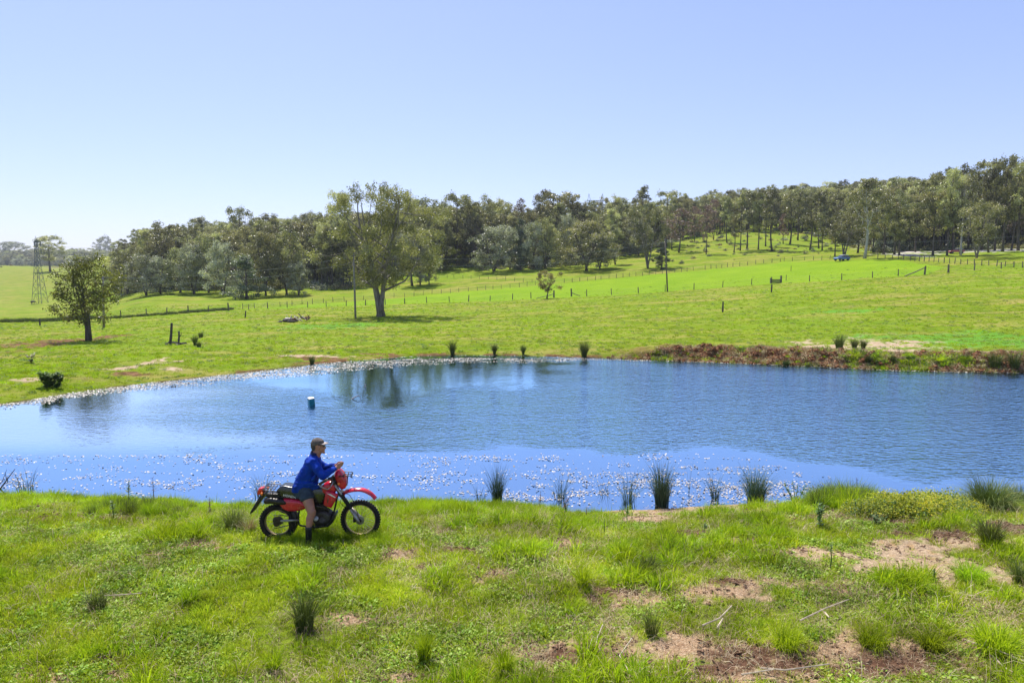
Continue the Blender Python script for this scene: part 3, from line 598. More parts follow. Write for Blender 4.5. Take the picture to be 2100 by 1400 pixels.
TREES = [
 # left hill
 (22, 539, 497, 'bushy', 'grey leafy tree on the hill crest at the far left, the first tree in view', 56),
 (103, 557, 485, 'gum', 'open crowned gum on the left hill, just right of the tall pylon', 58),
 (214, 526, 487, 'round', 'dense tree on the crest of the hill, left of the main woodland', 36),
 (243, 527, 495, 'slim', 'thin airy tree beside the dense one on the hill crest', 24),
 (265, 530, 505, 'round', 'low rounded tree at the left tip of the woodland ridge', 40),
 # left grove, front edge from left to right
 (262, 603, 520, 'round', 'leftmost tree of the left grove, behind the lone paddock tree', 66),
 (300, 606, 525, 'bushy', 'second tree from the left on the grove edge, grey green and bushy', 56),
 (343, 592, 463, 'gum', 'tall domed gum rising highest at the left end of the grove', 74),
 (306, 575, 472, 'tall', 'dark gum leaning left just behind the tall domed one', 46),
 (330, 603, 530, 'bushy', 'grey wattle with drooping sides under the tall domed gum', 52),
 (370, 600, 512, 'round', 'round tree above the start of the long ground shadow', 58),
 (398, 603, 505, 'bushy', 'grey green tree above the long shadow in the left grove', 60),
 (428, 600, 490, 'round', 'olive tree between the long shadow and the dense conical tree', 64),
 (458, 606, 500, 'bushy', 'grey tree just left of the dense conical tree', 58),
 (506, 613, 526, 'cone', 'dense dark conical tree with silvered top at the grove edge', 74),
 (545, 606, 482, 'round', 'olive tree just right of the dense conical tree', 72),
 (588, 604, 478, 'round', 'last big bushy tree of the left grove before the bare undergrowth', 78),
 (612, 606, 540, 'bushy', 'low grey tree at the right end of the left grove edge', 44),
 (497, 560, 430, 'gum', 'tall gum standing clear of the ridge line in the left grove', 62),
 (556, 560, 440, 'tall', 'spreading topped gum on the ridge, right of the tallest one there', 54),
 (470, 575, 470, 'gum', 'mid height gum on the ridge behind the long shadow', 56),
 (615, 575, 458, 'gum', 'gum on the ridge behind the last bushy tree', 62),
 (645, 580, 462, 'tall', 'gum with a bare dark trunk above the shaded scrub', 52),
 (672, 584, 468, 'gum', 'gum immediately left of the leaning power pole', 50),
 (697, 582, 398, 'tall', 'tallest dark gum, rising behind the left side of the broad gum', 52),
 (845, 586, 470, 'gum', 'gum right behind the broad forked gum, its trunk dark', 70),
 (862, 584, 505, 'bushy', 'small grey tree right of the broad gum, first of a pair', 44),
 (880, 583, 515, 'round', 'small tree right of the broad gum, second of a pair', 40),
 (858, 545, 408, 'gum', 'gum whose top shows above the right shoulder of the broad gum', 66),
 (907, 556, 500, 'lime', 'bright yellow green tree between the broad gum and the middle grove', 72),
 # middle grove
 (938, 545, 403, 'gum', 'tall gum with a domed top, the first of the middle grove', 74),
 (966, 542, 416, 'tall', 'gum second from left in the middle grove, dark trunked', 50),
 (992, 540, 410, 'gum', 'gum third from left in the middle grove skyline', 66),
 (1026, 535, 418, 'gum', 'gum fourth from left in the middle grove skyline', 60),
 (1066, 530, 411, 'bare', 'thin upright branched tree on the middle grove skyline', 40),
 (1112, 530, 395, 'tall', 'gum with a tufted top, left of the widest skyline crown', 46),
 (1150, 532, 397, 'gum', 'widest skyline crown of the middle grove', 92),
 (1187, 532, 418, 'gum', 'gum just left of the far pylon top', 56),
 (1013, 557, 468, 'bushy', 'large grey tree spreading at the front left of the middle grove', 74),
 (1068, 554, 452, 'cone', 'narrow vine covered dark tree in the middle grove', 38),
 (1046, 553, 470, 'bushy', 'grey tree between the large grey one and the vine covered tree', 40),
 (1095, 552, 460, 'bushy', 'grey tree directly right of the vine covered tree', 52),
 (1118, 551, 450, 'round', 'olive tree behind the dark column in the middle grove', 50),
 (1136, 546, 503, 'cone', 'short black green column of vines among the grove trunks', 26),
 (1160, 547, 445, 'bushy', 'silvery crowned tree left of the large round tree', 42),
 (1203, 555, 458, 'round', 'large round crowned tree at the front of the middle grove', 98),
 (1230, 551, 480, 'bushy', 'grey tree overlapping the right side of the large round tree', 50),
 (1262, 543, 462, 'slim', 'single stemmed tree standing on open grass right of the large round tree', 34),
 (1291, 524, 450, 'gum', 'tree set back on the bright grass with its shadow to the right', 46),
 (1310, 525, 455, 'bushy', 'tree beside the set back one, half hidden by the trunk clump', 44),
 (1328, 550, 425, 'stems', 'clump of many trunks with one tall crown left of the tall wooden pole', 92),
 (1356, 552, 498, 'cone', 'low dark bush tree touching the tall wooden pole', 40),
 (1258, 520, 406, 'tall', 'gum with a tufted top just right of the far pylon', 48),
 (1316, 505, 387, 'slim', 'thin tufted gum standing highest between the far pylon and wooden pole', 38),
 (1366, 505, 395, 'gum', 'domed gum on the skyline behind the tall wooden pole', 62),
 (1392, 518, 430, 'bare', 'leafless reddish grey tree right of the tall wooden pole', 52),
 (1378, 512, 442, 'bare', 'leafless tree directly behind the tall wooden pole', 36),
 # open slope
 (1448, 522, 425, 'bare', 'pale leafless tree nearest the fence on the open slope', 34),
 (1424, 497, 425, 'bare', 'leafless tree at the top left of the open slope', 30),
 (1463, 492, 412, 'bare', 'brick red dead tree on the skyline of the open slope', 34),
 (1491, 498, 408, 'slim', 'slender gum at the upper left of the open slope', 28),
 (1505, 517, 437, 'slim', 'short slender gum low on the left of the open slope', 24),
 (1518, 514, 402, 'slim', 'slender gum fourth from left on the open slope', 28),
 (1532, 511, 396, 'slim', 'slender gum with a fuller crown, fifth on the open slope', 36),
 (1555, 512, 400, 'slim', 'slender gum at the centre of the open slope, straight trunk', 30),
 (1570, 505, 402, 'slim', 'slender gum set slightly back at the slope centre', 28),
 (1583, 514, 392, 'slim', 'tallest slender gum on the open slope, leaning right', 40),
 (1606, 500, 440, 'bare', 'rusty leaved dead tree in the middle of the open slope', 30),
 (1620, 502, 385, 'slim', 'slender gum right of the rusty dead tree', 38),
 (1636, 493, 398, 'slim', 'slender gum at the back right of the open slope', 32),
 (1661, 513, 398, 'tall', 'gum with long bare trunk standing apart right of the rusty tree', 42),
 (1679, 510, 400, 'slim', 'gum in the pair left of the parked car, left one', 30),
 (1686, 513, 425, 'slim', 'gum in the pair left of the parked car, right one', 28),
 # right grove
 (1712, 526, 462, 'slim', 'small trunk just left of the parked blue car', 30),
 (1731, 525, 437, 'stems', 'many stemmed spreading tree directly behind the parked blue car', 88),
 (1773, 530, 372, 'white', 'tall pale gum with white upper limbs right of the parked blue car', 84),
 (1759, 519, 418, 'gum', 'thick dark trunk between the many stemmed tree and the pale gum', 54),
 (1790, 516, 428, 'gum', 'gum behind and right of the tall pale one', 44),
 (1812, 521, 405, 'tall', 'dark gum left of the pale track', 50),
 (1834, 522, 398, 'gum', 'leaning gum at the left edge of the pale track', 56),
 (1844, 524, 428, 'gum', 'yellowish crowned gum at the edge of the pale track', 54),
 (1866, 514, 402, 'tall', 'gum right of the pale track, first of the row', 48),
 (1877, 517, 415, 'gum', 'gum right of the pale track, second of the row', 44),
 (1895, 513, 370, 'tall', 'tall gum over the dry orange grass', 58),
 (1913, 524, 396, 'gum', 'gum with a low branch standing forward over the short posts', 64),
 (1928, 512, 352, 'tall', 'gum with the widest dark trunk in the right grove', 62),
 (1942, 524, 362, 'gum', 'gum right of the widest dark trunk', 54),
 (1955, 514, 350, 'tall', 'gum behind the small red car', 54),
 (1970, 523, 366, 'white', 'straight gum with a smooth bluish white trunk', 58),
 (1986, 512, 342, 'tall', 'gum just right of the bluish white trunk', 50),
 (2003, 529, 418, 'stems', 'broad many stemmed gum standing forward at the right of the grove', 94),
 (2012, 513, 338, 'tall', 'tall gum rising behind the broad many stemmed one', 64),
 (2027, 518, 352, 'slim', 'thin trunk right of the broad many stemmed gum', 36),
 (2040, 514, 336, 'tall', 'straight gum, fourth tall one from the right edge', 50),
 (2056, 516, 330, 'gum', 'curving trunked gum, third tall one from the right edge', 64),
 (2074, 514, 350, 'slim', 'small leaning trunk near the right edge of the picture', 36),
 (2088, 514, 323, 'tall', 'tallest gum, nearly at the right edge of the picture', 66),
 (2122, 517, 326, 'gum', 'gum cut off by the right edge of the picture', 76),
]
for t_ in TREES: place_tree(*t_)

# ---------------------------------------------------------------- scattering with geometry nodes
def scatter(name, P, rot, scl, idx, protos, label, cat, kind='stuff'):
    """one object whose points carry copies of the given meshes"""
    me = bpy.data.meshes.new(name); me.vertices.add(len(P)); me.vertices.foreach_set('co', np.asarray(P, np.float32).ravel())
    a = me.attributes.new('rot', 'FLOAT_VECTOR', 'POINT'); a.data.foreach_set('vector', np.asarray(rot, np.float32).ravel())
    a = me.attributes.new('scl', 'FLOAT_VECTOR', 'POINT'); a.data.foreach_set('vector', np.asarray(scl, np.float32).ravel())
    a = me.attributes.new('idx', 'INT', 'POINT'); a.data.foreach_set('value', np.asarray(idx, np.int32))
    me.update(); o = bpy.data.objects.new(name, me); link(o); tag(o, label, cat, kind=kind)
    c = bpy.data.collections.new(name + '_kinds')
    for i, pm in enumerate(protos):
        po = bpy.data.objects.new('%s_%02d' % (name, i), pm); c.objects.link(po)
    ng = bpy.data.node_groups.new(name + '_nodes', 'GeometryNodeTree')
    ng.interface.new_socket('Geometry', in_out='INPUT', socket_type='NodeSocketGeometry'); ng.interface.new_socket('Geometry', in_out='OUTPUT', socket_type='NodeSocketGeometry')
    N = ng.nodes; gi = N.new('NodeGroupInput'); go = N.new('NodeGroupOutput'); ci = N.new('GeometryNodeCollectionInfo'); ci.inputs['Collection'].default_value = c
    ci.inputs['Separate Children'].default_value = True; ci.inputs['Reset Children'].default_value = True
    ip = N.new('GeometryNodeInstanceOnPoints'); ip.inputs['Pick Instance'].default_value = True
    def na(nm, ty):
        q = N.new('GeometryNodeInputNamedAttribute'); q.data_type = ty; q.inputs['Name'].default_value = nm; return q.outputs[0]
    L = ng.links.new; L(gi.outputs[0], ip.inputs['Points']); L(ci.outputs[0], ip.inputs['Instance'])
    L(na('idx', 'INT'), ip.inputs['Instance Index']); er = N.new('FunctionNodeEulerToRotation'); L(na('rot', 'FLOAT_VECTOR'), er.inputs[0]); L(er.outputs[0], ip.inputs['Rotation'])
    L(na('scl', 'FLOAT_VECTOR'), ip.inputs['Scale']); L(ip.outputs[0], go.inputs[0])
    md = o.modifiers.new('scatter', 'NODES'); md.node_group = ng
    return o
def joined(tm, lm, name):
    """trunk and crown of a tree in one mesh, for the far wood"""
    nv = len(tm.vertices); a = np.zeros(nv * 3, np.float32); tm.vertices.foreach_get('co', a)
    tris = []
    tm.calc_loop_triangles()
    tt = np.zeros(len(tm.loop_triangles) * 3, np.int32); tm.loop_triangles.foreach_get('vertices', tt)
    n2 = len(lm.vertices); b = np.zeros(n2 * 3, np.float32); lm.vertices.foreach_get('co', b)
    V = np.concatenate([a, b]).reshape(-1, 3); T = np.concatenate([tt.reshape(-1, 3), np.arange(n2).reshape(-1, 3) + nv])
    tint = np.zeros(nv + n2, np.float32); q = np.zeros(n2, np.float32); lm.attributes['tint'].data.foreach_get('value', q); tint[nv:] = q
    me = np_mesh(name, V, T, tm.materials[0], tint=tint); me.materials.append(lm.materials[0])
    mi = np.ones(len(T), np.int32); mi[:len(tt) // 3] = 0; me.polygons.foreach_set('material_index', mi); return me
rng_ = np.random.default_rng(5)
WOOD = [(235, 215, 370), (300, 212, 372), (400, 206, 360), (600, 196, 345), (700, 192, 330), (800, 215, 330), (850, 225, 330), (950, 232, 335), (1100, 222, 335), (1250, 240, 345), (1350, 262, 350), (1420, 285, 400), (1600, 285, 450), (1680, 262, 480), (1740, 225, 490), (1800, 192, 500), (1850, 196, 500), (2100, 190, 450), (2500, 185, 420)]
wpx_ = [w[0] for w in WOOD]; w0 = [w[1] for w in WOOD]; w1 = [w[2] for w in WOOD]
def wood_points(n, rngk):
    out = []
    d = np.exp(rngk.uniform(math.log(180), math.log(500), n)); px = rngk.uniform(235, 2450, n)
    ok = (d > np.interp(px, wpx_, w0)) & (d < np.interp(px, wpx_, w1)) & (rngk.random(n) < (d / 500) ** .7 * 1.2)
    d = d[ok]; px = px[ok]; x = (px - CX) / F_PX * d
    # thin to a minimum spacing
    cell = {}; keep = []
    for i in range(len(d)):
        k = (int(x[i] / 4.3), int(d[i] / 4.3))
        if k in cell: continue
        cell[k] = 1; keep.append(i)
    keep = np.array(keep); return x[keep], d[keep], px[keep]
bx_, by_, bp_ = wood_points(9000, rng_)
bz_ = terrain(bx_, by_) - .1; nb_ = len(bx_)
far_protos = [joined(*PROTO[k][i][:2], 'far_' + k) for k, i in (('gum', 0), ('gum', 1), ('gum', 2), ('tall', 0), ('tall', 1), ('bushy', 0), ('round', 1), ('slim', 0), ('bare', 0))]
pk = rng_.choice(len(far_protos), nb_, p=[.17, .17, .16, .15, .12, .06, .08, .07, .02])
h_ = np.where(np.isin(pk, [5, 6]), 1.0, .88) * rng_.uniform(.55, 1.2, nb_)
h_ = h_ * np.interp(bp_, [235, 300, 420, 600, 1000, 1400, 1800, 2500], [.42, .72, .9, .95, 1.0, .85, 1.0, 1.15])
scatter('woodland', np.stack([bx_, by_, bz_], 1), np.stack([np.zeros(nb_), np.zeros(nb_), rng_.uniform(0, 6.28, nb_)], 1), np.stack([h_, h_, h_], 1), pk, far_protos,
        'eucalypt woodland massed along the ridge behind the paddocks', 'woodland')
# distant range beyond the left hill
n_ = 900; dd = rng_.uniform(1050, 1500, n_); xx = (rng_.uniform(-400, 260, n_) - CX) / F_PX * dd; ss = rng_.uniform(.8, 1.3, n_)
scatter('distant_woodland', np.stack([xx, dd, terrain(xx, dd)], 1), np.stack([np.zeros(n_), np.zeros(n_), rng_.uniform(0, 6.28, n_)], 1), np.stack([ss * 1.4, ss * 1.4, ss], 1), rng_.choice(3, n_), [far_protos[0], far_protos[5], far_protos[6]],
        'hazy wooded range beyond the left hill', 'woodland')
# scrub and shade plants under the trees
def scrub_mesh(seed, mat, n=420, r=1.2, h=1.2, ls=.22):
    q = np.random.default_rng(seed); p = q.normal(size=(n, 3)); p /= np.linalg.norm(p, axis=1)[:, None]; p *= q.random((n, 1)) ** .4; p[:, 2] = np.abs(p[:, 2]); p = p * np.array([r, r, h]) * (1 + .35 * np.sin(p[:, :1] * 5 + seed))
    d = q.normal(size=(n, 3)) + [0, 0, .4]; d /= np.linalg.norm(d, axis=1)[:, None]; w = np.cross(d, q.normal(size=(n, 3))); w /= np.linalg.norm(w, axis=1)[:, None]
    L = ls * q.uniform(.6, 1.4, (n, 1)); V = np.stack([p - w * L * .35, p + w * L * .35, p + d * L], 1).reshape(-1, 3)
    return np_mesh('scrub', V, np.arange(len(V)).reshape(-1, 3), mat, tint=np.repeat(q.random(n), 3))
scr = [scrub_mesh(1, M_LEAF_DARK), scrub_mesh(2, M_LEAF), scrub_mesh(3, M_LEAF_BROWN, h=.7), scrub_mesh(4, M_LEAF_GREY)]
n_ = 3600; px = rng_.uniform(240, 2400, n_); d0 = np.interp(px, wpx_, w0); dd = d0 * rng_.uniform(.97, 1.35, n_) 
ok = ~((px > 1385) & (px < 1700)) | (rng_.random(n_) < .25); px = px[ok]; dd = dd[ok]; n_ = len(px); xx = (px - CX) / F_PX * dd; ss = rng_.uniform(.5, 1.7, n_)
# fallen wood and tussocks on the open slope
m_ = 150; p2 = rng_.uniform(1390, 1700, m_); d2_ = rng_.uniform(200, 285, m_); x2 = (p2 - CX) / F_PX * d2_; s2 = rng_.uniform(.15, 1.0, m_) ** 1.6
P_ = np.concatenate([np.stack([xx, dd, terrain(xx, dd)], 1), np.stack([x2, d2_, terrain(x2, d2_)], 1)]); S_ = np.concatenate([ss, s2]); N_ = len(S_)
scatter('undergrowth', P_, np.stack([np.zeros(N_), np.zeros(N_), rng_.uniform(0, 6.28, N_)], 1), np.stack([S_, S_, S_ * rng_.uniform(.6, 1.2, N_)], 1), rng_.choice(4, N_, p=[.42, .22, .2, .16]), scr, 'dark scrub growing under the woodland trees', 'scrub')
# ---------------------------------------------------------------- fences, poles, pylons, cattle, vehicles, timber
M_POST = plain('weathered_post', (.16, .135, .11), .85, var=.35, scale=5, bump=.5)
M_POST_D = plain('dark_old_timber', (.075, .06, .062), .85, var=.4, scale=4, bump=.6)
M_WIRE = plain('fence_wire', (.30, .30, .29), .5, .6, var=.05)
M_POLE = plain('grey_pole_timber', (.27, .25, .23), .85, var=.25, scale=3, bump=.4)
M_STEEL = plain('galvanised_steel', (.14, .16, .19), .6, .3, var=.1)
M_LINE = plain('power_cable', (.34, .35, .36), .5, .2, var=.03)
post_meshes = []
for s_ in range(4):
    rr = random.Random(s_ + 5); mb = MB(); l = rr.uniform(-.05, .05)
    mb.tube([(0, 0, -.25), (l * .3, 0, .3), (l, rr.uniform(-.04, .04), 1.18 + rr.uniform(-.08, .1))], [.10, .092, .078], 6)
    o = mb.build('post', M_POST); post_meshes.append(o.data); bpy.data.objects.remove(o)
def fence(pts, label, thin=1.0, wires=(.35, .7, 1.02), strainers=(), name='post_and_wire_fence', scale=1.0):
    P = [ground(px, py, 60) for px, py in pts]; o = empty(name, P[0]); tag(o, label, 'fence')
    for i, p in enumerate(P):
        q = bpy.data.objects.new('post', post_meshes[i % 4]); link(q); q.parent = o; q.location = p - P[0]; f = thin * (1.8 if i in strainers else R.uniform(.85, 1.15))
        q.scale = (f, f, scale * (1.25 if i in strainers else R.uniform(.92, 1.08))); q.rotation_euler = (R.uniform(-.05, .05), R.uniform(-.05, .05), R.uniform(0, 6))
    mb = MB()
    for i in range(len(P) - 1):
        for h in wires: mb.tube([P[i] + Vector((0, 0, h * scale)), P[i + 1] + Vector((0, 0, h * scale))], .009, 3, cap=False)
    mb.build('wire', M_WIRE, o, origin=P[0]); return o, P
F1 = [(200, 653), (248, 650), (300, 647), (342, 644), (386, 641), (428, 639), (469, 637), (510, 635), (549, 632), (589, 631), (631, 630), (669, 628.6), (710, 627), (749.5, 626), (790, 625), (830, 623), (875, 621), (921.5, 618.7), (961, 618), (1005, 617), (1051, 614.5), (1089, 612), (1136, 610.5)]
F2 = [(1172, 608), (1203, 607), (1254, 605), (1309, 601), (1364, 598), (1423, 594), (1482, 589), (1541, 584), (1582.5, 581), (1660, 577), (1726, 574), (1789, 570), (1842, 566), (1896, 563)]
F2b = [(1896, 563), (1945, 559), (1998, 554), (2053, 551), (2110, 547)]
F3 = [(498, 634), (522, 632.5), (548, 630), (574.5, 628.6), (599, 626), (619.6, 624), (641, 623), (663, 621), (683, 619), (706, 617.4), (726, 616), (745.5, 615), (769, 613), (789, 611), (808, 609.5), (830, 609), (849, 607.5), (868, 605), (886, 603), (905, 602), (924, 600.6), (941, 599), (960.6, 597.5), (979, 596), (996, 594.5), (1011, 593), (1028, 592), (1046, 590.5), (1065, 588.5), (1081, 587), (1098, 585)]
F4 = [(1157, 580), (1173.5, 579), (1189, 577), (1205, 576), (1221, 574.5), (1232.5, 573.5), (1249, 571.5), (1264, 570), (1277.5, 569), (1290.6, 567.5), (1304, 566), (1317.6, 565), (1331, 564), (1345, 563), (1358.5, 561.5), (1372, 560), (1384, 559), (1397.5, 557.5), (1409, 556.6), (1422, 555), (1446, 553), (1458, 551.5), (1469, 550.5), (1480, 549.5), (1491.6, 548), (1503, 547), (1517, 546), (1533, 544), (1550, 542), (1566, 540), (1583, 539), (1600, 537), (1608, 536), (1625, 535), (1650, 534), (1668, 533.5), (1685, 533), (1702, 532)]
F5 = [(900, 571), (917, 570), (931, 570), (949.5, 571), (966, 572), (983, 572.5), (1001.5, 573), (1019, 574), (1037, 575), (1055.5, 577), (1073, 578.5), (1091, 579), (1124, 580), (1157, 580)]
F6 = [(1800, 529), (1815, 530), (1830, 531), (1842, 532), (1853, 533), (1867, 535), (1876, 535.5), (1885, 536), (1895, 536.5), (1905, 537), (1915, 537.5), (1925, 538), (1936, 539), (1947, 540), (1958, 541), (1970, 542), (1984, 542.5), (1998, 543), (2013, 544), (2028, 545), (2044, 546), (2061, 547), (2079, 548), (2097, 549), (2116, 550)]
o1, P1 = fence(F1, 'long post and wire fence crossing mid paddock left of the small bronze tree', strainers=(6, 22))
o2, P2 = fence(F2, 'post and wire fence running past the tall wooden pole to the big strainer post', strainers=(0, 13), scale=1.05)
def stay(parent, P, a, b, r=.07):
    mb = MB(); mb.tube([a, (Vector(a) + Vector(b)) * .5 + Vector((0, 0, -.05)), b], r, 6); mb.build('stay_rail', M_POST, parent, origin=P)
stay(o2, P2[0], P2[-1] + Vector((0, 0, 1.25)), ground(1855, 567, 60) + Vector((0, 0, .05)), .1)
stay(o2, P2[0], P2[0] + Vector((0, 0, .8)), ground(1190, 607, 60) + Vector((0, 0, .05)))
stay(o1, P1[0], P1[-1] + Vector((0, 0, .8)), ground(1100, 612.5, 60) + Vector((0, 0, .05)))
fence(F2b, 'short run of fence right of the big strainer post', strainers=(1,))
fence(F3, 'thin fence along the upper edge of the bright paddock, left of the small bronze tree', thin=.6, scale=.9)
fence(F4, 'thin fence along the upper edge of the bright paddock up to the parked blue car', thin=.7, scale=.9)
fence(F5, 'thin fence just below the middle grove', thin=.6, scale=.85)
fence(F6, 'close set post fence in front of the right grove', thin=.95, scale=.95)
def lone_post(px, py, h, r, label, lean=.02):
    g_ = ground(px, py, 50); mb = MB(); mb.tube([(0, 0, -.2), (lean * .4, 0, h * .5), (lean, 0, h)], [r, r * .95, r * .85], 7)
    o = mb.build('fence_post', M_POST_D); o.location = g_; tag(o, label, 'post', group='posts standing alone'); return o
lone_post(1482, 640, 1.35, .11, 'single dark post standing alone in open grass right of the tall wooden pole')
lone_post(1582, 600, 1.35, .13, 'single dark post just below the slatted feed trough')
lone_post(503, 652, 1.1, .10, 'single leaning post left of the fallen timber heap', .12)
lone_post(82, 667, 1.0, .11, 'single short post by the dark bank at the far left')
lone_post(1612, 576, 1.2, .06, 'thin post standing inside the bright paddock, the nearer of two')
lone_post(1622, 556, 1.2, .06, 'thin post standing inside the bright paddock, the farther of two')
# slatted trough
def trough():
    g_ = ground(1591, 581, 60); o = empty('feed_trough', g_); tag(o, 'dark slatted timber trough against the fence, above a lone post', 'trough')
    for k in range(3): mb = MB(); mb.box((0, -.3, .22 + .24 * k), (1.05, .03, .09)); mb.build('slat', M_POST_D, o)
    for sx in (-1, 1):
        mb = MB(); mb.box((sx * 1.0, 0, .5 + (.25 if sx > 0 else 0)), (.06, .3, .5 + (.25 if sx > 0 else 0))); mb.build('end_frame', M_POST_D, o)
    mb = MB(); mb.box((0, 0, .12), (.98, .28, .04)); mb.build('floor_board', M_POST_D, o)
trough()
# power poles and lines
def power_pole(px, base, top_px, top_py, label, arm=1.1, r=.16, mat=None, brace=False):
    g_ = ground(px, base, 50); t_ = at(top_px, top_py, g_.y); o = empty('power_pole', g_); tag(o, label, 'power pole')
    d = t_ - g_; mb = MB(); mb.tube([Vector((0, 0, -.3)), d * .5, d], [r, r * .85, r * .68], 9); mb.build('pole', mat or M_POLE, o, True)
    if arm:
        mb = MB(); c = d + Vector((0, 0, -.35)); mb.box(c, (arm * .35, .06, .06), Matrix.Rotation(1.15, 3, 'Z')); mb.build('crossarm', M_POST, o)
        for s_ in (-1, 1):
            mb = MB(); q = c + Matrix.Rotation(1.15, 3, 'Z') @ Vector((s_ * arm * .32, 0, .15)); mb.tube([q - Vector((0, 0, .1)), q, q + Vector((0, 0, .1))], [.05, .07, .03], 6); mb.build('insulator', M_STEEL, o)
    return g_, t_
pA, tA = power_pole(213, 671, 211, 566, 'wooden power pole behind the lone tree in the left paddock', arm=0)
pB, tB = power_pole(729, 652, 725, 520, 'grey leaning power pole immediately left of the broad forked gum')
pC, tC = power_pole(1369, 598, 1364, 490, 'tall wooden power pole on the fence line in mid picture', mat=M_POST, arm=1.4)
def cable(a, b, sag, label, r=.014, name='power_cable', n=24):
    pts = [a.lerp(b, i / n) + Vector((0, 0, -sag * 4 * (i / n) * (1 - i / n))) for i in range(n + 1)]; mb = MB(); mb.tube(pts, r, 4, cap=False); o = mb.build(name, M_LINE); tag(o, label, 'power line')
up = Vector((0, 0, 1))
cable(tB - up * .3, tC - up * .5, 1.6, 'upper power cable between the leaning pole and the tall wooden pole', .013)
cable(tB - up * 1.0, tC - up * 1.6, 1.9, 'lower power cable between the leaning pole and the tall wooden pole', .013)
cable(tA - up * .2, tB - up * .4, .9, 'upper power cable running left from the leaning pole', .011)
cable(tA - up * .8, tB - up * 1.2, 1.2, 'lower power cable running left from the leaning pole', .011)
eR = at(2250, 470, 150)
cable(tC - up * .5, eR, 1.6, 'power cable running right from the tall wooden pole across the trees', .014)
# lattice pylons
def bar(mb, a, b, r=.09): mb.tube([a, b], r, 4, cap=False)
def pylon(px, base, top, y, label, name='lattice_pylon', kind='tall', bw=3.6, rot=0.0, zbase=None):
    x_ = (px - CX) / F_PX * y; zb = tz(x_, y) if zbase is None else zbase; H = (CAM_Z + (at(px, top, y).z - CAM_Z)) - zb
    o = empty(name, (x_, y, zb - .2), rot); tag(o, label, 'pylon'); hw = bw / 2
    def w(t): return hw * (1 - t) ** 1.25 + .30
    levels = [0, .16, .30, .42, .52, .61, .69, .76, .83, .89, .95, 1.0]
    legs = MB(); lat = MB()
    C = [(-1, -1), (1, -1), (1, 1), (-1, 1)]
    for k, (a, b) in enumerate(C):
        m = MB()
        for i in range(len(levels) - 1):
            t0, t1 = levels[i], levels[i + 1]; bar(m, Vector((a * w(t0), b * w(t0), t0 * H)), Vector((a * w(t1), b * w(t1), t1 * H)), .11)
        m.build('leg', M_STEEL, o)
    for i in range(len(levels) - 1):
        t0, t1 = levels[i], levels[i + 1]
        for k in range(4):
            a, b = C[k], C[(k + 1) % 4]
            p0 = Vector((a[0] * w(t0), a[1] * w(t0), t0 * H)); q1 = Vector((b[0] * w(t1), b[1] * w(t1), t1 * H)); p1 = Vector((a[0] * w(t1), a[1] * w(t1), t1 * H)); q0 = Vector((b[0] * w(t0), b[1] * w(t0), t0 * H))
            if i: bar(lat, p0, q1, .05); bar(lat, q0, p1, .05)
            else: m_ = (p1 + q1) / 2; bar(lat, p0, m_, .055); bar(lat, q0, m_, .055)
            bar(lat, p1, q1, .045)
    lat.build('bracing', M_STEEL, o)
    return o, H
PYL_Y = ground(83, 622, 60).y; PK = PYL_Y / 335
pyA, HA = pylon(83, 622, 492, PYL_Y, 'tall lattice steel pylon on the hillside at the far left')
for t_ in (.86, .97):
    for s_ in (-1, 1):
        mb = MB(); bar(mb, Vector((0, 0, HA * t_)), Vector((.5, s_ * 1.9, HA * t_ + .3)), .09); bar(mb, Vector((0, 0, HA * (t_ + .04))), Vector((.5, s_ * 1.9, HA * t_ + .3)), .08)
        mb.tube([Vector((.5, s_ * 1.9, HA * t_ + .3)), Vector((.5, s_ * 1.9, HA * t_ - 1.6))], .16, 6); mb.build('crossarm', M_STEEL, pyA)
mb = MB(); bar(mb, Vector((0, 0, HA)), Vector((0, 0, HA + 1.8)), .1); bar(mb, Vector((.6, 0, HA * .99)), Vector((0, 0, HA + 1.2)), .08); mb.build('peak', M_STEEL, pyA)
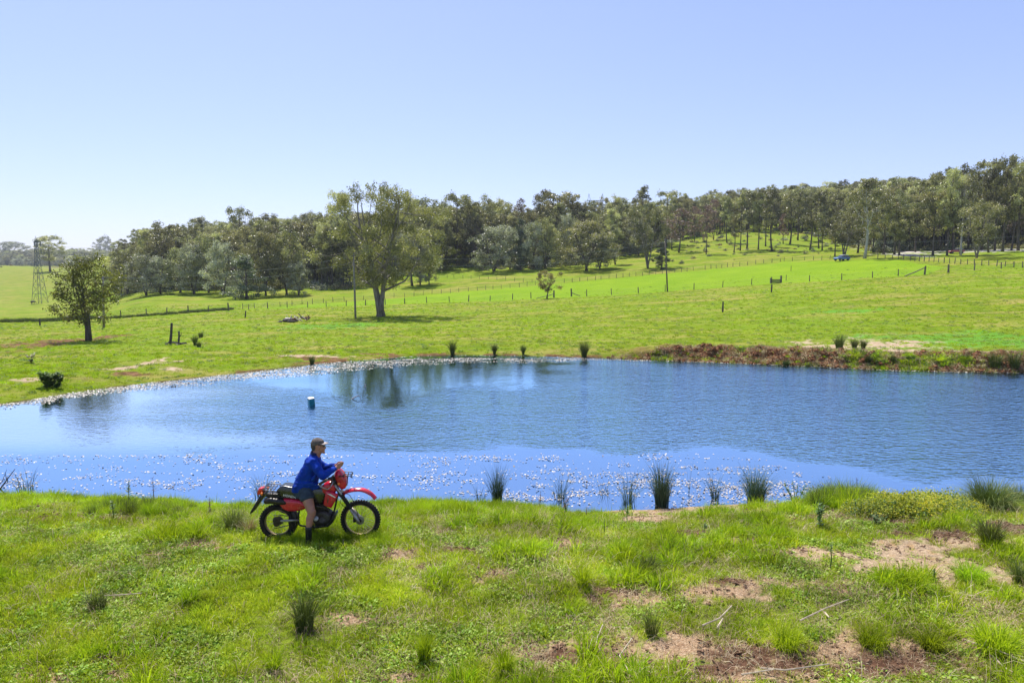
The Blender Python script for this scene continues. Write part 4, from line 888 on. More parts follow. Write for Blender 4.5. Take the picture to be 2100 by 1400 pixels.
def far_pylon():
    y = 430; x_ = (1219 - CX) / F_PX * y; zb = tz(x_, y); zt = at(1219, 408, y).z; H = zt - zb; o = empty('lattice_pylon', (x_, y, zb)); tag(o, 'far lattice pylon with a forked head rising above the woodland', 'pylon')
    body = MB(); hw = 3.4; waist = .55
    for a, b in ((-1, -1), (1, -1), (1, 1), (-1, 1)):
        m = MB(); bar(m, Vector((a * 2.6, b * 2.6, 0)), Vector((a * 1.0, b * 1.0, H - 9)), .13); bar(m, Vector((a * 1.0, b * 1.0, H - 9)), Vector((a * 4.1, b * .8, H - 1)), .12); m.build('leg', M_STEEL, o)
    for i in range(9):
        z0 = (H - 9) * i / 9; z1 = (H - 9) * (i + 1) / 9; w0_ = 2.6 - 1.6 * i / 9; w1_ = 2.6 - 1.6 * (i + 1) / 9
        for s_ in (-1, 1): bar(body, Vector((s_ * w0_, -w0_, z0)), Vector((-s_ * w1_, -w1_, z1)), .08); bar(body, Vector((s_ * w0_, w0_, z0)), Vector((-s_ * w1_, w1_, z1)), .08)
    body.build('bracing', M_STEEL, o)
    h = MB()
    for b in (-.7, .7):
        bar(h, Vector((-5.4, b, H - 1)), Vector((5.4, b, H - 1)), .11); bar(h, Vector((-4.4, b, H - 2.4)), Vector((4.4, b, H - 2.4)), .09)
        for i in range(9): x0 = -4.4 + i * 1.1; bar(h, Vector((x0, b, H - 2.4)), Vector((x0 + .55, b, H - 1)), .06); bar(h, Vector((x0 + .55, b, H - 1)), Vector((x0 + 1.1 if x0 < 4 else x0, b, H - 2.4)), .06)
        for s_ in (-1, 1):
            for k in range(4):
                z0 = H - 9 + k * 1.9; wa = 1.0 + 3.1 * k * 1.9 / 8; wb = 1.0 + 3.1 * (k + 1) * 1.9 / 8; bar(h, Vector((s_ * wa, b, z0)), Vector((s_ * (wb - .9), b, z0 + 1.9)), .06); bar(h, Vector((s_ * (wa - .8), b, z0)), Vector((s_ * wb, b, z0 + 1.9)), .06)
    h.build('head_frame', M_STEEL, o)
    for s_ in (-1, 1):
        k = MB(); bar(k, Vector((s_ * 3.2, 0, H - 1)), Vector((s_ * 4.2, 0, H + 3.2)), .1); bar(k, Vector((s_ * 5.0, 0, H - 1)), Vector((s_ * 4.2, 0, H + 3.2)), .1); k.build('peak', M_STEEL, o)
    return Vector((x_, y, zt))
fpt = far_pylon()
pa = Vector(((83 - CX) / F_PX * PYL_Y, PYL_Y, at(83, 503, PYL_Y).z))
for dz, nm in ((0, 'upper'), (-3.0, 'lower')):
    cable(pa + up * dz, fpt + up * (dz + 1), 13, nm + ' high voltage cable running right from the left pylon towards the far pylon', .03)
    cable(pa + up * dz, Vector((pa.x - 190, 470, pa.z + 2 + dz)), 3, nm + ' high voltage cable running left out of the picture', .03)

# dark bank and rushes: handled with vegetation. Cattle
M_COW = [plain('black_hide', (.03, .022, .018), .6, var=.3), plain('red_brown_hide', (.13, .05, .025), .6, var=.3)]
def remesh(o, vox, smooth=2, sub=False):
    m = o.modifiers.new('remesh', 'REMESH'); m.mode = 'VOXEL'; m.voxel_size = vox; m.use_smooth_shade = True
    if smooth: m2 = o.modifiers.new('smooth', 'SMOOTH'); m2.factor = .5; m2.iterations = smooth
def cow_mesh(mat):
    b = MB(); b.cap((-.62, 0, 1.02), .33, (.1, 0, .98), .36); b.cap((.1, 0, .98), .36, (.55, 0, 1.05), .30); b.cap((.62, 0, 1.15), .2, (1.0, 0, .85), .13); b.cap((1.0, 0, .82), .13, (1.22, 0, .48), .08); b.ell((1.02, 0, .86), (.15, .12, .13))
    for s_ in (-1, 1):
        b.cap((.45, s_ * .17, .85), .12, (.47, s_ * .17, .42), .065); b.cap((.47, s_ * .17, .42), .065, (.46, s_ * .17, .04), .06)
        b.cap((-.66, s_ * .18, .92), .19, (-.58, s_ * .18, .55), .09); b.cap((-.58, s_ * .18, .55), .09, (-.72, s_ * .18, .42), .06); b.cap((-.72, s_ * .18, .42), .06, (-.68, s_ * .18, .04), .06); b.ell((.98, s_ * .19, .93), (.05, .11, .04))
    b.cap((-.95, 0, 1.15), .04, (-1.02, 0, .55), .03)
    o = b.build('cow', mat, None, True); remesh(o, .045, 2); return o
for i, (px, py, m, rz, lab) in enumerate([(68, 623, 0, .6, 'black cow grazing at the foot of the left pylon'), (133, 606, 1, 3.3, 'red brown cow grazing alone on the slope right of the pylon'), (12, 543, 0, 2.6, 'dark cow on the hill crest, nearest the middle of the three there'),
        (23, 546, 1, .4, 'small brown cow on the hill crest, right one of three'), (2, 549, 0, 1.0, 'dark cow on the hill crest at the left edge of the picture'), (1409, 493, 0, 3.0, 'dark cow among the trees at the top of the open slope')]):
    g_ = ground(px, py, 60); c_ = cow_mesh(M_COW[m]); c_.location = g_; c_.rotation_euler = (0, 0, rz); tag(c_, lab, 'cow', group='cattle grazing on the slopes'); c_.scale = (.95, .95, .95)

# vehicles
M_GLASS = plain('vehicle_glass', (.02, .03, .04), .08, 0, .8, var=.05); M_TYRE = plain('tyre_rubber', (.02, .02, .02), .85, var=.2, scale=30, bump=.5)
def vehicle(px, py, body_col, label, rz, ute=True, scale=1.0):
    g_ = ground(px, py, 60); o = empty('parked_car', g_, rz); tag(o, label, 'car'); o.scale = (scale,) * 3
    mp = plain('car_paint_' + ('blue' if ute else 'red'), body_col, .3, 0, .5, var=.08, coat=.6); mw = plain('pale_roof_paint', (.7, .73, .78), .3, var=.05, coat=.4)
    def prof(pts, hw, name, mat):
        mb = MB(); mb.extrude([], None) if False else None
        a = [Vector((x, -hw, z)) for x, z in pts]; b = [Vector((x, hw, z)) for x, z in pts]; mb.extrude([a, b], None); q = mb.build(name, mat, o); bv = q.modifiers.new('bevel', 'BEVEL'); bv.width = .06; bv.segments = 2; return q
    prof([(-2.1, .45), (-2.15, .85), (-2.1, 1.0), (.75, 1.05), (1.9, .92), (2.15, .75), (2.18, .42)], .86, 'body', mp)
    prof([(-1.9, 1.0), (-1.6, 1.5), (-.9, 1.58), (.1, 1.56), (.95, 1.02)], .74, 'window', M_GLASS)
    prof([(-1.62, 1.5), (-1.55, 1.6), (-.3, 1.66), (.12, 1.58), (.1, 1.54)], .76, 'roof', mw)
    for x in (-1.35, 1.35):
        for s_ in (-1, 1):
            mb = MB(); mb.tube([(x, s_ * .68, .34), (x, s_ * .9, .34)], .34, 16); w_ = mb.build('wheel', M_TYRE, o); mb = MB(); mb.tube([(x, s_ * .86, .34), (x, s_ * .915, .34)], .19, 12); mb.build('rim', M_STEEL, w_)
    for s_ in (-1, 1): mb = MB(); mb.box((2.15, s_ * .62, .72), (.06, .18, .08)); mb.build('headlight', mw, o)
vehicle(1726, 535, (.05, .16, .42), 'blue parked car with pale roof in the shade of the many stemmed tree', 3.5, True, .92)
vehicle(1961, 520, (.42, .06, .07), 'small red car half hidden behind the bluish white gum trunk', 2.9, False, .8)

# two old posts on rough sleepers, and the fallen timber
def old_posts():
    g_ = ground(352, 706, 40); k = g_.y / F_PX; o = empty('old_timber_frame', g_); tag(o, 'remains of a timber frame, two uneven posts on rough sleepers in grass', 'timber frame')
    def P(px, py, dy=0): v = at(px, py, g_.y + dy); return v - g_
    def log(name, a, b, r, n=7):
        mb = MB(); m = (a + b) * .5 + Vector((.03, 0, .04)); mb.tube([a, a.lerp(m, .5), m, b.lerp(m, .4), b], [r, r * 1.06, r * .97, r * .92, r * .86], n); mb.build(name, M_POST_D, o)
    log('post', P(349, 705), P(352, 662), 2.6 * k); log('post', P(366, 704, -.4), P(367, 679, -.4), 1.9 * k)
    log('sleeper', P(339, 706, .2), P(352, 703, .4), 2.2 * k, 4); log('sleeper', P(346, 701, .8), P(381, 706, -.4), 1.9 * k, 4); log('sleeper', P(361, 708, -.8), P(371, 705, .4), 2.1 * k, 4); log('sleeper', P(371, 705, -.2), P(382, 703.5, .2), 2.2 * k, 5)
    log('broken_rail', P(369.5, 690, -.4), P(372, 683, -.4), .7 * k)
old_posts()
def timber_heap():
    g_ = ground(606, 661, 40); k = g_.y / F_PX; o = empty('fallen_timber_heap', g_); tag(o, 'heap of bleached fallen logs and branches in the middle paddock', 'log heap')
    mp = plain('bleached_wood', (.80, .70, .62), .8, var=.2, scale=2.0, bump=.5); md_ = plain('dark_fallen_wood', (.10, .08, .075), .85, var=.4, scale=2, bump=.5); mr = plain('red_brown_wood', (.20, .10, .07), .8, var=.4, scale=3, bump=.5)
    S = [(567, 662, 585, 656, 2.0, md_, 0), (582, 657, 604, 655, 4.0, md_, .6), (586, 653, 600, 652, 2.2, mp, .8), (598, 656, 612, 650, 2.4, mr, .2), (604, 649, 616, 658, 1.6, mp, -.6), (615, 653, 621, 659, 1.3, mp, -.8), (606, 655, 618, 657, 2.6, mr, .2),
         (612, 643, 618, 650, 1.1, md_, .3), (617, 650, 630, 654, 2.2, md_, .4), (624, 652, 636, 650, 2.0, mr, .3), (628, 657, 637, 651, 1.4, mr, -.3), (632, 647, 634, 658, .9, md_, 0), (620, 648, 628, 657, 1.0, mp, -.5), (590, 659, 612, 658, 2.4, md_, -.2)]
    for a, b, c, d, r, m, dy in S:
        A = at(a, b, g_.y + dy) - g_; B = at(c, d, g_.y + dy * .3) - g_; mb = MB(); mid = (A + B) * .5 + Vector((0, 0, R.uniform(-.08, .12))); mb.tube([A, mid, B], [r * k, r * k * .9, r * k * .5], 7)
        for q in range(2):
            e = A.lerp(B, R.uniform(.3, .8)); mb.tube([e, e + Vector((R.uniform(-.4, .4), R.uniform(-.3, .3), R.uniform(.15, .55)))], [r * k * .35, r * k * .12], 5)
        mb.build('log', m, o)
timber_heap()
# square drum standing in the water
def drum():
    x, y = onwater(639, 831); k = y / F_PX; o = empty('floating_drum', (x, y, 0), .62); tag(o, 'square teal plastic drum with a white sunlit top floating in the pond', 'drum')
    mt = plain('teal_plastic', (.012, .30, .40), .35, var=.25, scale=6, dirt=(.02, .06, .05)); hw = 6.1 * k; h = 16.5 * k
    mb = MB(); mb.box((0, 0, h * .36), (hw, hw, h * .60), taper=.97); q = mb.build('body', mt, o); bv = q.modifiers.new('bevel', 'BEVEL'); bv.width = .035; bv.segments = 3
    mb = MB(); mb.box((0, 0, h * .99), (hw * .97, hw * .97, h * .05)); q = mb.build('lid', plain('white_plastic', (.75, .77, .76), .4, var=.08, scale=12, dirt=(.5, .5, .42)), o); bv = q.modifiers.new('bevel', 'BEVEL'); bv.width = .012; bv.segments = 2
    o.rotation_euler = (Matrix.Rotation(.2, 3, 'X') @ Matrix.Rotation(.62, 3, 'Z')).to_euler()
    for s_ in (-.45, .45): mb = MB(); mb.box((0, -hw * 1.0, h * (.38 + s_ * .6)), (hw * .86, .012, .014)); mb.build('rib', mt, o)
    mb = MB(); mb.tube([(.09, .09, h * 1.02), (.09, .09, h * 1.1)], .035, 10); mb.build('cap', mt, o)
drum()
def sticks():
    for (a, b, c, d, r, lab, col) in [(750, 794, 748.6, 787, .035, 'short pale stick standing upright out of the pond', (.6, .55, .5)), (714, 818, 735, 810.5, .03, 'thin bleached branch slanting out of the water near the drum', (.42, .42, .42))]:
        x, y = onwater(a, b); A = Vector((x, y, -.12)); B = at(c, d, y); mb = MB(); mb.tube([A, A.lerp(B, .5) + Vector((0, 0, .02)), B], [r * 1.2, r, r * .6], 7)
        if a < 730: mb.tube([B, at(741, 817, y)], [r * .8, r * .4], 6)
        o = mb.build('stick', plain('driftwood_%d' % a, col, .8, var=.2, scale=8)); tag(o, lab, 'stick')
sticks()
# ---------------------------------------------------------------- vegetation close to the camera
def blade_material(name, stops, trans=.45, spec=.10, rough=.6, hue=.02, val=.25):
    t = NT(name); oi = t.n('ShaderNodeObjectInfo').outputs['Random']; ti = t.attr('tint'); p = t.pos()
    w = t.noise(p, .9, 3, .6)
    f = t.math('ADD', t.math('MULTIPLY', ti, .55), t.math('ADD', t.math('MULTIPLY', oi, .2), t.math('MULTIPLY', t.rng(w, .3, .7), .25)))
    hs = t.n('ShaderNodeHueSaturation'); t.l(t.ramp(f, stops), hs.inputs['Color']); t.l(t.rng(oi, 0, 1, .5 - hue, .5 + hue), hs.inputs['Hue']); t.l(t.rng(w, .3, .7, 1 - val, 1 + val), hs.inputs['Value'])
    pr = t.bsdf(hs.outputs[0], rough, 0, spec); tr = t.n('ShaderNodeBsdfTranslucent'); t.l(t.mix(1, hs.outputs[0], C4(1.3, 1.35, .7), 'MULTIPLY'), tr.inputs['Color'])
    mx = t.n('ShaderNodeMixShader'); mx.inputs[0].default_value = trans; t.l(pr, mx.inputs[1]); t.l(tr.outputs[0], mx.inputs[2]); return t.done(mx.outputs[0])
M_GRASS = blade_material('grass_blades', [(.1, (.11, .155, .008)), (.42, (.29, .385, .014)), (.70, (.47, .52, .045)), (.97, (.72, .64, .22))])
M_LUSH = blade_material('lush_grass_blades', [(.1, (.12, .20, .008)), (.5, (.31, .43, .014)), (.9, (.50, .57, .05))])
M_FARG = blade_material('pasture_blades', [(.1, (.13, .19, .008)), (.5, (.25, .32, .012)), (.9, (.42, .42, .06))])
M_CLOV = blade_material('clover_leaves', [(.1, (.12, .20, .012)), (.5, (.26, .38, .026)), (.9, (.42, .53, .10))], .25, .25, .55)
M_STRAW = blade_material('dry_straw', [(.1, (.20, .13, .07)), (.5, (.42, .31, .18)), (.9, (.72, .62, .44))], .15, .3)
M_RUSH = blade_material('rush_stems', [(.05, (.035, .055, .010)), (.4, (.085, .12, .022)), (.8, (.20, .23, .05)), (1, (.46, .36, .12))], .1, .4)
M_REED = blade_material('reed_stems', [(.05, (.02, .045, .028)), (.5, (.05, .095, .05)), (.95, (.15, .20, .08))], .1, .5)
M_WEED = blade_material('weed_leaves', [(.1, (.05, .10, .02)), (.5, (.11, .19, .04)), (.9, (.22, .30, .09))], .3, .5)
M_DEADSTEM = blade_material('dead_stems', [(.1, (.08, .04, .025)), (.5, (.17, .10, .06)), (.9, (.34, .23, .13))], .1, .3)
M_YEL = blade_material('yellow_flowers', [(.1, (.16, .22, .02)), (.45, (.34, .38, .03)), (.8, (.62, .52, .03)), (1, (.8, .72, .25))], .35, .3)
def blades(seed, n, r, h, w, lean, mat, seg=2, curl=.6, hvar=.4, base_t=0.0, name='tuft', outward=True, raw=False, mesh_only=True):
    q = np.random.default_rng(seed); a = q.uniform(0, 6.283, n); rad = r * np.sqrt(q.random(n)); bx = np.cos(a) * rad; by = np.sin(a) * rad
    az = (a + q.normal(0, .9, n)) if outward else q.uniform(0, 6.283, n); L = h * q.uniform(1 - hvar, 1 + hvar, n); ln = lean * q.uniform(.2, 1.5, n) * (0.35 + rad / max(r, 1e-6)); tin = np.clip(q.random(n), 0, 1)
    fa = q.uniform(0, 6.283, n); V = []; T = []; ti = []
    for k in range(seg + 1):
        f = k / seg; ang = ln * (f + curl * f * f); cx = bx + np.cos(az) * L * f * np.sin(np.minimum(ang, 1.9)); cy = by + np.sin(az) * L * f * np.sin(np.minimum(ang, 1.9)); cz = L * f * np.cos(np.minimum(ang, 1.75))
        ww = w * (1 - f) ** .6 * .5
        if k < seg: V.append(np.stack([cx - np.cos(fa) * ww, cy - np.sin(fa) * ww, cz], -1)); V.append(np.stack([cx + np.cos(fa) * ww, cy + np.sin(fa) * ww, cz], -1))
        else: V.append(np.stack([cx, cy, cz], -1))
        ti += [np.clip(tin * (.75 + .25 * f) + base_t * (1 - f), 0, 1)] * (2 if k < seg else 1)
    V = np.concatenate(V); ti = np.concatenate(ti); i = np.arange(n); tr = []
    for k in range(seg):
        b0 = 2 * k * n
        if k < seg - 1: tr += [np.stack([b0 + i, b0 + n + i, b0 + 3 * n + i], -1), np.stack([b0 + i, b0 + 3 * n + i, b0 + 2 * n + i], -1)]
        else: tr.append(np.stack([b0 + i, b0 + n + i, b0 + 2 * n + i], -1))
    T = np.concatenate(tr)
    if raw: return V, T, ti
    return np_mesh(name, V, T, mat, tint=ti)
def leafs(seed, n, r, h, size, mat, name='leafy', up=.7):
    q = np.random.default_rng(seed); a = q.uniform(0, 6.283, n); rad = r * np.sqrt(q.random(n)); p = np.stack([np.cos(a) * rad, np.sin(a) * rad, h * q.random(n) ** .7 * (1 - .5 * (rad / r) ** 2)], -1)
    nrm = q.normal(size=(n, 3)) * .55 + [0, 0, up]; nrm /= np.linalg.norm(nrm, axis=1)[:, None]; u = np.cross(nrm, q.normal(size=(n, 3))); u /= np.linalg.norm(u, axis=1)[:, None]; v = np.cross(nrm, u); s = size * q.uniform(.6, 1.4, (n, 1))
    V = np.concatenate([p - u * s, p + v * s * .55, p + u * s, p - v * s * .55]); i = np.arange(n); T = np.concatenate([np.stack([i, i + n, i + 2 * n], -1), np.stack([i, i + 2 * n, i + 3 * n], -1)])
    return np_mesh(name, V, T, mat, tint=np.tile(q.random(n), 4))
# kinds of ground cover
near_protos = [blades(i, 46, .11, .050, .0075, .8, M_GRASS, hvar=.5) for i in range(4)] + \
    [blades(10 + i, 44, .10, .10, .0075, .65, M_GRASS, seg=3, hvar=.45) for i in range(3)] + \
    [blades(20 + i, 60, .09, .17, .009, .55, M_LUSH, seg=3, hvar=.45) for i in range(3)] + \
    [leafs(30 + i, 34, .13, .06, .017, M_CLOV) for i in range(3)] + \
    [blades(40 + i, 16, .16, .16, .005, 2.3, M_STRAW, seg=3, outward=False, hvar=.7) for i in range(3)]
rg = np.random.default_rng(99)
def near_points(n):
    y = np.sqrt(rg.uniform(5.6 ** 2, 19.5 ** 2, n)); x = rg.uniform(-.86, .86, n) * y
    return x, y
x, y = near_points(62000)
sd = pond_dist(x, y); m = masks(x, y); bare = np.clip(m['sand'] * 1.0 + m['soil'] * .92 + m['straw'] * .55, 0, 1)
lush = fbm(x * 1.1, y * 1.1, 91, 3); lush2 = fbm(x * .35, y * .35, 92, 2)
thin_ = sstep(.54, .66, fbm(x * 1.6, y * 1.6, 121, 4)) * .5
keep = (sd > .12) & (rg.random(len(x)) > np.clip(bare * 1.15 + thin_, 0, .93))
x, y, sd, bare, lush, lush2 = [v[keep] for v in (x, y, sd, bare, lush, lush2)]; st_ = m['straw'][keep]; n = len(x); r_ = rg.random(n)
longp = sstep(.56, .68, lush) * .38 + (sd < 1.1) * .75 * (px_of(x, y) < 1230) * .6
longp = longp * (bare < .12)
clov = sstep(.50, .62, fbm(x * .8, y * .8, 95, 3)) * .75
kind = np.where(r_ < longp, 7 + rg.integers(0, 3, n), np.where(rg.random(n) < clov, 10 + rg.integers(0, 3, n), np.where(rg.random(n) < .38, 4 + rg.integers(0, 3, n), rg.integers(0, 4, n))))
straw_p = np.clip(st_ * .75 + .09 + .5 * sstep(.54, .64, fbm(x * 1.6, y * 1.6, 121, 4)) + .10 * (lush2 > .55) + bare * .2, 0, .9) * np.where(x > -3, 1, .45); kind = np.where(rg.random(n) < straw_p, 13 + rg.integers(0, 3, n), kind)
s = rg.uniform(.7, 1.35, n) * (.8 + .6 * lush) * np.where(bare > .3, .65, 1); s = np.where((sd < 1.0) & (px_of(x, y) > 1230) & (px_of(x, y) < 1640), s * .5, s)
P = np.stack([x, y, terrain(x, y) - .006], 1)
scatter('grass', P, np.stack([rg.normal(0, .12, n), rg.normal(0, .12, n), rg.uniform(0, 6.28, n)], 1), np.stack([s, s, s * rg.uniform(.8, 1.2, n)], 1), kind, near_protos, 'green grass and clover covering the dam bank in front', 'grass')
# litter, clods and dry stalks lying on the worn patches
xl, yl = near_points(90000); ml = masks(xl, yl); bl = np.clip(ml['sand'] * .35 + ml['soil'] * .8 + ml['straw'], 0, 1); k_ = (rg.random(len(xl)) < bl * .5) & (pond_dist(xl, yl) > .1); xl, yl = xl[k_], yl[k_]; n = len(xl)
M_CLODN = plain('brown_clods', (.20, .12, .075), .95, 0, .1, var=.5, scale=30, bump=.6)
def crumb(seed):
    q = np.random.default_rng(seed); mb = MB()
    for _ in range(5): mb.ell((q.normal(0, .05), q.normal(0, .05), .004), (.018 * q.uniform(.5, 1.6), .016 * q.uniform(.5, 1.5), .010), nu=6, nv=4)
    V_ = np.array(mb.v) + q.normal(0, .002, (len(mb.v), 3)); m_ = bpy.data.meshes.new('crumbs'); m_.from_pydata([tuple(v) for v in V_], [], mb.f); m_.materials.append(M_CLODN); m_.update(); return m_
lit = [blades(70 + i, 12, .14, .12, .0045, 3.2, M_STRAW, seg=3, outward=False, hvar=.8) for i in range(3)] + [crumb(1), crumb(2), crumb(3)]
s = rg.uniform(.5, 1.4, n)
scatter('dry_litter', np.stack([xl, yl, terrain(xl, yl) + .002], 1), np.stack([rg.normal(0, .2, n), rg.normal(0, .2, n), rg.uniform(0, 6.28, n)], 1), np.stack([s, s, s * .7], 1), rg.choice(6, n, p=[.17, .17, .16, .17, .17, .16]), lit, 'dry stalks, crumbs of soil and litter on the worn patches', 'litter')

# far pasture
far_gp = [blades(50 + i, 26, .24, .10, .03, .8, M_FARG, hvar=.5) for i in range(3)] + [blades(55 + i, 30, .2, .20, .03, .6, M_LUSH, hvar=.5) for i in range(2)] + [blades(58, 22, .3, .12, .026, 1.2, M_STRAW, hvar=.5)] + [leafs(59, 40, .3, .16, .05, M_WEED)]
N0 = 52000; yy = np.exp(rg.uniform(math.log(29), math.log(150), N0)); xx = rg.uniform(-.86, .86, N0) * yy; sd = np.where(yy < 90, 0, 40.); mm_ = yy < 90; sd[mm_] = pond_dist(xx[mm_], yy[mm_]); m = masks(xx, yy)
pd_ = inside(PADDOCK, xx, yy); nz_ = fbm(xx * .25, yy * .25, 97, 3)
cu_ = (px_of(xx, yy) > 1300) & (sd < 2.2)
keep = (sd > .1) & (rg.random(N0) > np.clip(m['fdry'] * .7 + m['fsoil'] * .8 + m['track'], 0, 1)) & (~pd_ | (rg.random(N0) < .2)) & (~cu_ | (rg.random(N0) < .35)); xx, yy, nz_ = xx[keep], yy[keep], nz_[keep]; n = len(xx)
r_ = rg.random(n); kd = np.where(r_ < .12 + .5 * sstep(.5, .65, nz_), 3 + rg.integers(0, 2, n), rg.integers(0, 3, n)); kd = np.where(rg.random(n) < .12, 5, kd); kd = np.where(rg.random(n) < .05, 6, kd)
s = rg.uniform(.5, 1.1, n) * np.interp(yy, [29, 60, 150], [.7, .85, 1.2])
scatter('pasture_grass', np.stack([xx, yy, terrain(xx, yy) - .01], 1), np.stack([rg.normal(0, .1, n), rg.normal(0, .1, n), rg.uniform(0, 6.28, n)], 1), np.stack([s, s, s], 1), kd, far_gp, 'short pasture grass on the far side of the pond', 'grass')

# clods, dry tufts and overhanging grass on the cut earth bank
def clod(seed):
    q = np.random.default_rng(seed); mb = MB(); mb.ell((0, 0, .05), (.16, .13, .11), nu=9, nv=6); V_ = np.array(mb.v) * (1 + q.uniform(-.3, .3, (len(mb.v), 1))); m_ = bpy.data.meshes.new('clod'); m_.from_pydata([tuple(v) for v in V_], [], mb.f); m_.materials.append(M_CLOD); m_.update(); return m_
M_CLOD = plain('red_brown_clods', (.26, .115, .05), .95, 0, .1, var=.5, scale=9, dirt=(.44, .28, .17), bump=.8)
bk = [clod(1), clod(2), clod(3), blades(60, 50, .2, .24, .02, .9, M_STRAW, hvar=.5), blades(61, 60, .2, .22, .022, .7, M_LUSH), blades(62, 50, .18, .2, .02, .8, M_RUSH), leafs(63, 60, .22, .2, .04, M_WEED)]
N0 = 60000; yy = rg.uniform(36, 47, N0); xx = rg.uniform(.02, .86, N0) * yy; sd = pond_dist(xx, yy); u_ = px_of(xx, yy); nb2 = fbm(xx * .7, yy * .7, 111, 3)
keep = (u_ > 1190) & (sd > -.15) & (sd < 2.6) & (rg.random(N0) < .55 * sstep(1190, 1350, u_)); xx, yy, sd, nb2 = xx[keep], yy[keep], sd[keep], nb2[keep]; n = len(xx); r_ = rg.random(n)
gk = rg.choice([4, 5, 6, 3], n, p=[.5, .2, .15, .15]); kd = np.where(nb2 > .62, gk, np.where(r_ < .55, rg.integers(0, 3, n), np.where(r_ < .85, 3, gk))); s = rg.uniform(.4, 1.25, n)
scatter('bank_clods', np.stack([xx, yy, terrain(xx, yy) - .02], 1), np.stack([rg.normal(0, .3, n), rg.normal(0, .3, n), rg.uniform(0, 6.28, n)], 1), np.stack([s, s, s], 1), kd, bk, 'red earth clods and dry tufts along the eroded far bank', 'earth')

# floating weed: scattered lily leaves in the near shallows, a scum of weed along the far bank
def weed_material():  # near leaves: sun glint put into the pale colour; far scum is itself pale
    t = NT('floating_leaf'); oi = t.attr('tint'); col = t.ramp(oi, [(.1, (.26, .20, .12)), (.45, (.42, .37, .29)), (.8, (.62, .57, .50))]); return t.done(t.bsdf(col, .55, 0, .3))
M_PAD = weed_material()
def pads(P, size, name, label, cat, tilt=.10, seed=3):
    q = np.random.default_rng(seed); n = len(P); a0 = q.uniform(0, 6.283, n); s = size * q.uniform(.5, 1.5, n); V = []; nrm = q.normal(0, tilt, (n, 2))
    for k in range(6):
        a = a0 + k * 1.047; dx = np.cos(a) * s; dy = np.sin(a) * s * q.uniform(.6, 1.0, n); V.append(np.stack([P[:, 0] + dx, P[:, 1] + dy, .010 + s * .12 + dx * nrm[:, 0] + dy * nrm[:, 1] + q.uniform(0, .01, n)], -1))
    V = np.stack(V, 1).reshape(-1, 3); b = (np.arange(n) * 6)[:, None]; T = np.concatenate([b + [0, 1, 2], b + [0, 2, 3], b + [0, 3, 4], b + [0, 4, 5]]); me = np_mesh(name, V, T, M_PAD, tint=np.repeat(q.random(n), 6)); o = obj(name, me); tag(o, label, cat, kind='stuff'); return o
n = 130000; yy = rg.uniform(16.6, 22.5, n); xx = rg.uniform(-.8, .8, n) * yy; sd = pond_dist(xx, yy); u_ = px_of(xx, yy)
dens = sstep(.50, .70, fbm(xx * .9, yy * 2.2, 101, 4)) * .35 + .02
dens = dens + .55 * sstep(.42, .58, fbm(xx * 1.3, yy * 2.5, 103, 3)) * ((u_ > 1020) & (u_ < 1660)) * (yy < 19.6)
dens = dens + .55 * sstep(.45, .6, fbm(xx * 1.5, yy * 3, 104, 3)) * (np.abs(yy - 21.1) < .35) * (u_ > 930) * (u_ < 1150) + .3 * (np.abs(yy - 21.0) < .5) * sstep(.5, .62, fbm(xx * 2, yy * 3, 105, 3)) * (u_ < 720)
ex_ = 21.7 - 3.4 * sstep(1450, 1900, u_); dens = dens * (yy < ex_) * (u_ < 1720); keep = (sd < -.05) & (rg.random(n) < dens * .42)
pads(np.stack([xx[keep], yy[keep]], 1), .022, 'floating_leaves', 'lily leaves and weed on the near shallows, glint given by pale colour', 'water weed', .18)
n = 330000; yy = rg.uniform(28, 49.5, n); xx = rg.uniform(-.8, .8, n) * yy; sd = -pond_dist(xx, yy); u_ = px_of(xx, yy)
wid = np.interp(u_, [0, 300, 500, 650, 900, 1100, 1200, 1400, 2100], [1.7, 2.2, 3.2, 4.4, 4.6, 3.8, 1.6, .6, .35]); inn = np.interp(u_, [0, 650, 760, 900, 1080, 1200, 2100], [0, 0, .7, 1.8, 1.6, .4, 0])
sdn = sd + (fbm(xx * .6, yy * .9, 107, 4) - .5) * 1.1
keep = (sd > .02) & (sdn > inn) & (sdn < wid) & (rg.random(n) < np.where(sdn < wid * .75, .75, .28) * sstep(.3, .45, fbm(xx * 1.1, yy * 2, 108, 3)))
keep |= (sd > 0) & (sd < .35) & (rg.random(n) < .35)
pads(np.stack([xx[keep], yy[keep]], 1), .030, 'shore_weed', 'pale scum of floating weed along the far bank', 'water weed', .22, 9)

# ---- rushes, reeds and weeds that stand out one by one
def clump_obj(name, px, py, h_px, w_px, mat, label, cat, n=260, lean=.35, seg=3, base_t=0.0, water=False, group=None, bw=.010, seed=None, flat=1.0, outward=True, ymin=5, hvar=.35):
    if water: x_, y_ = onwater(px, py); g_ = Vector((x_, y_, -.12))
    else: g_ = ground(px, py, ymin)
    k = g_.y / F_PX; h = h_px * k + (.12 if water else 0); r = w_px * k * .5
    me = blades(seed if seed is not None else int(px * 7 + py), n, r * .5, h * .86, bw, lean, mat, seg=seg, hvar=hvar, base_t=base_t, name=name, outward=outward, curl=.5)
    o = obj(name, me); o.location = g_; tag(o, label, cat, group=group); return o
RU = 'rush clumps on the far bank'; RE = 'reeds standing in the near shallows'; TF = 'grass tussocks on the near bank'
clump_obj('rush_tussock', 2030, 1048, 80, 120, M_RUSH, 'huge dark green rush tussock at the water edge on the right', 'rushes', n=1500, lean=.62, bw=.009)
clump_obj('rush_tussock', 2092, 1046, 62, 76, M_RUSH, 'rush tussock cut by the right edge, beside the huge one', 'rushes', n=700, lean=.5)
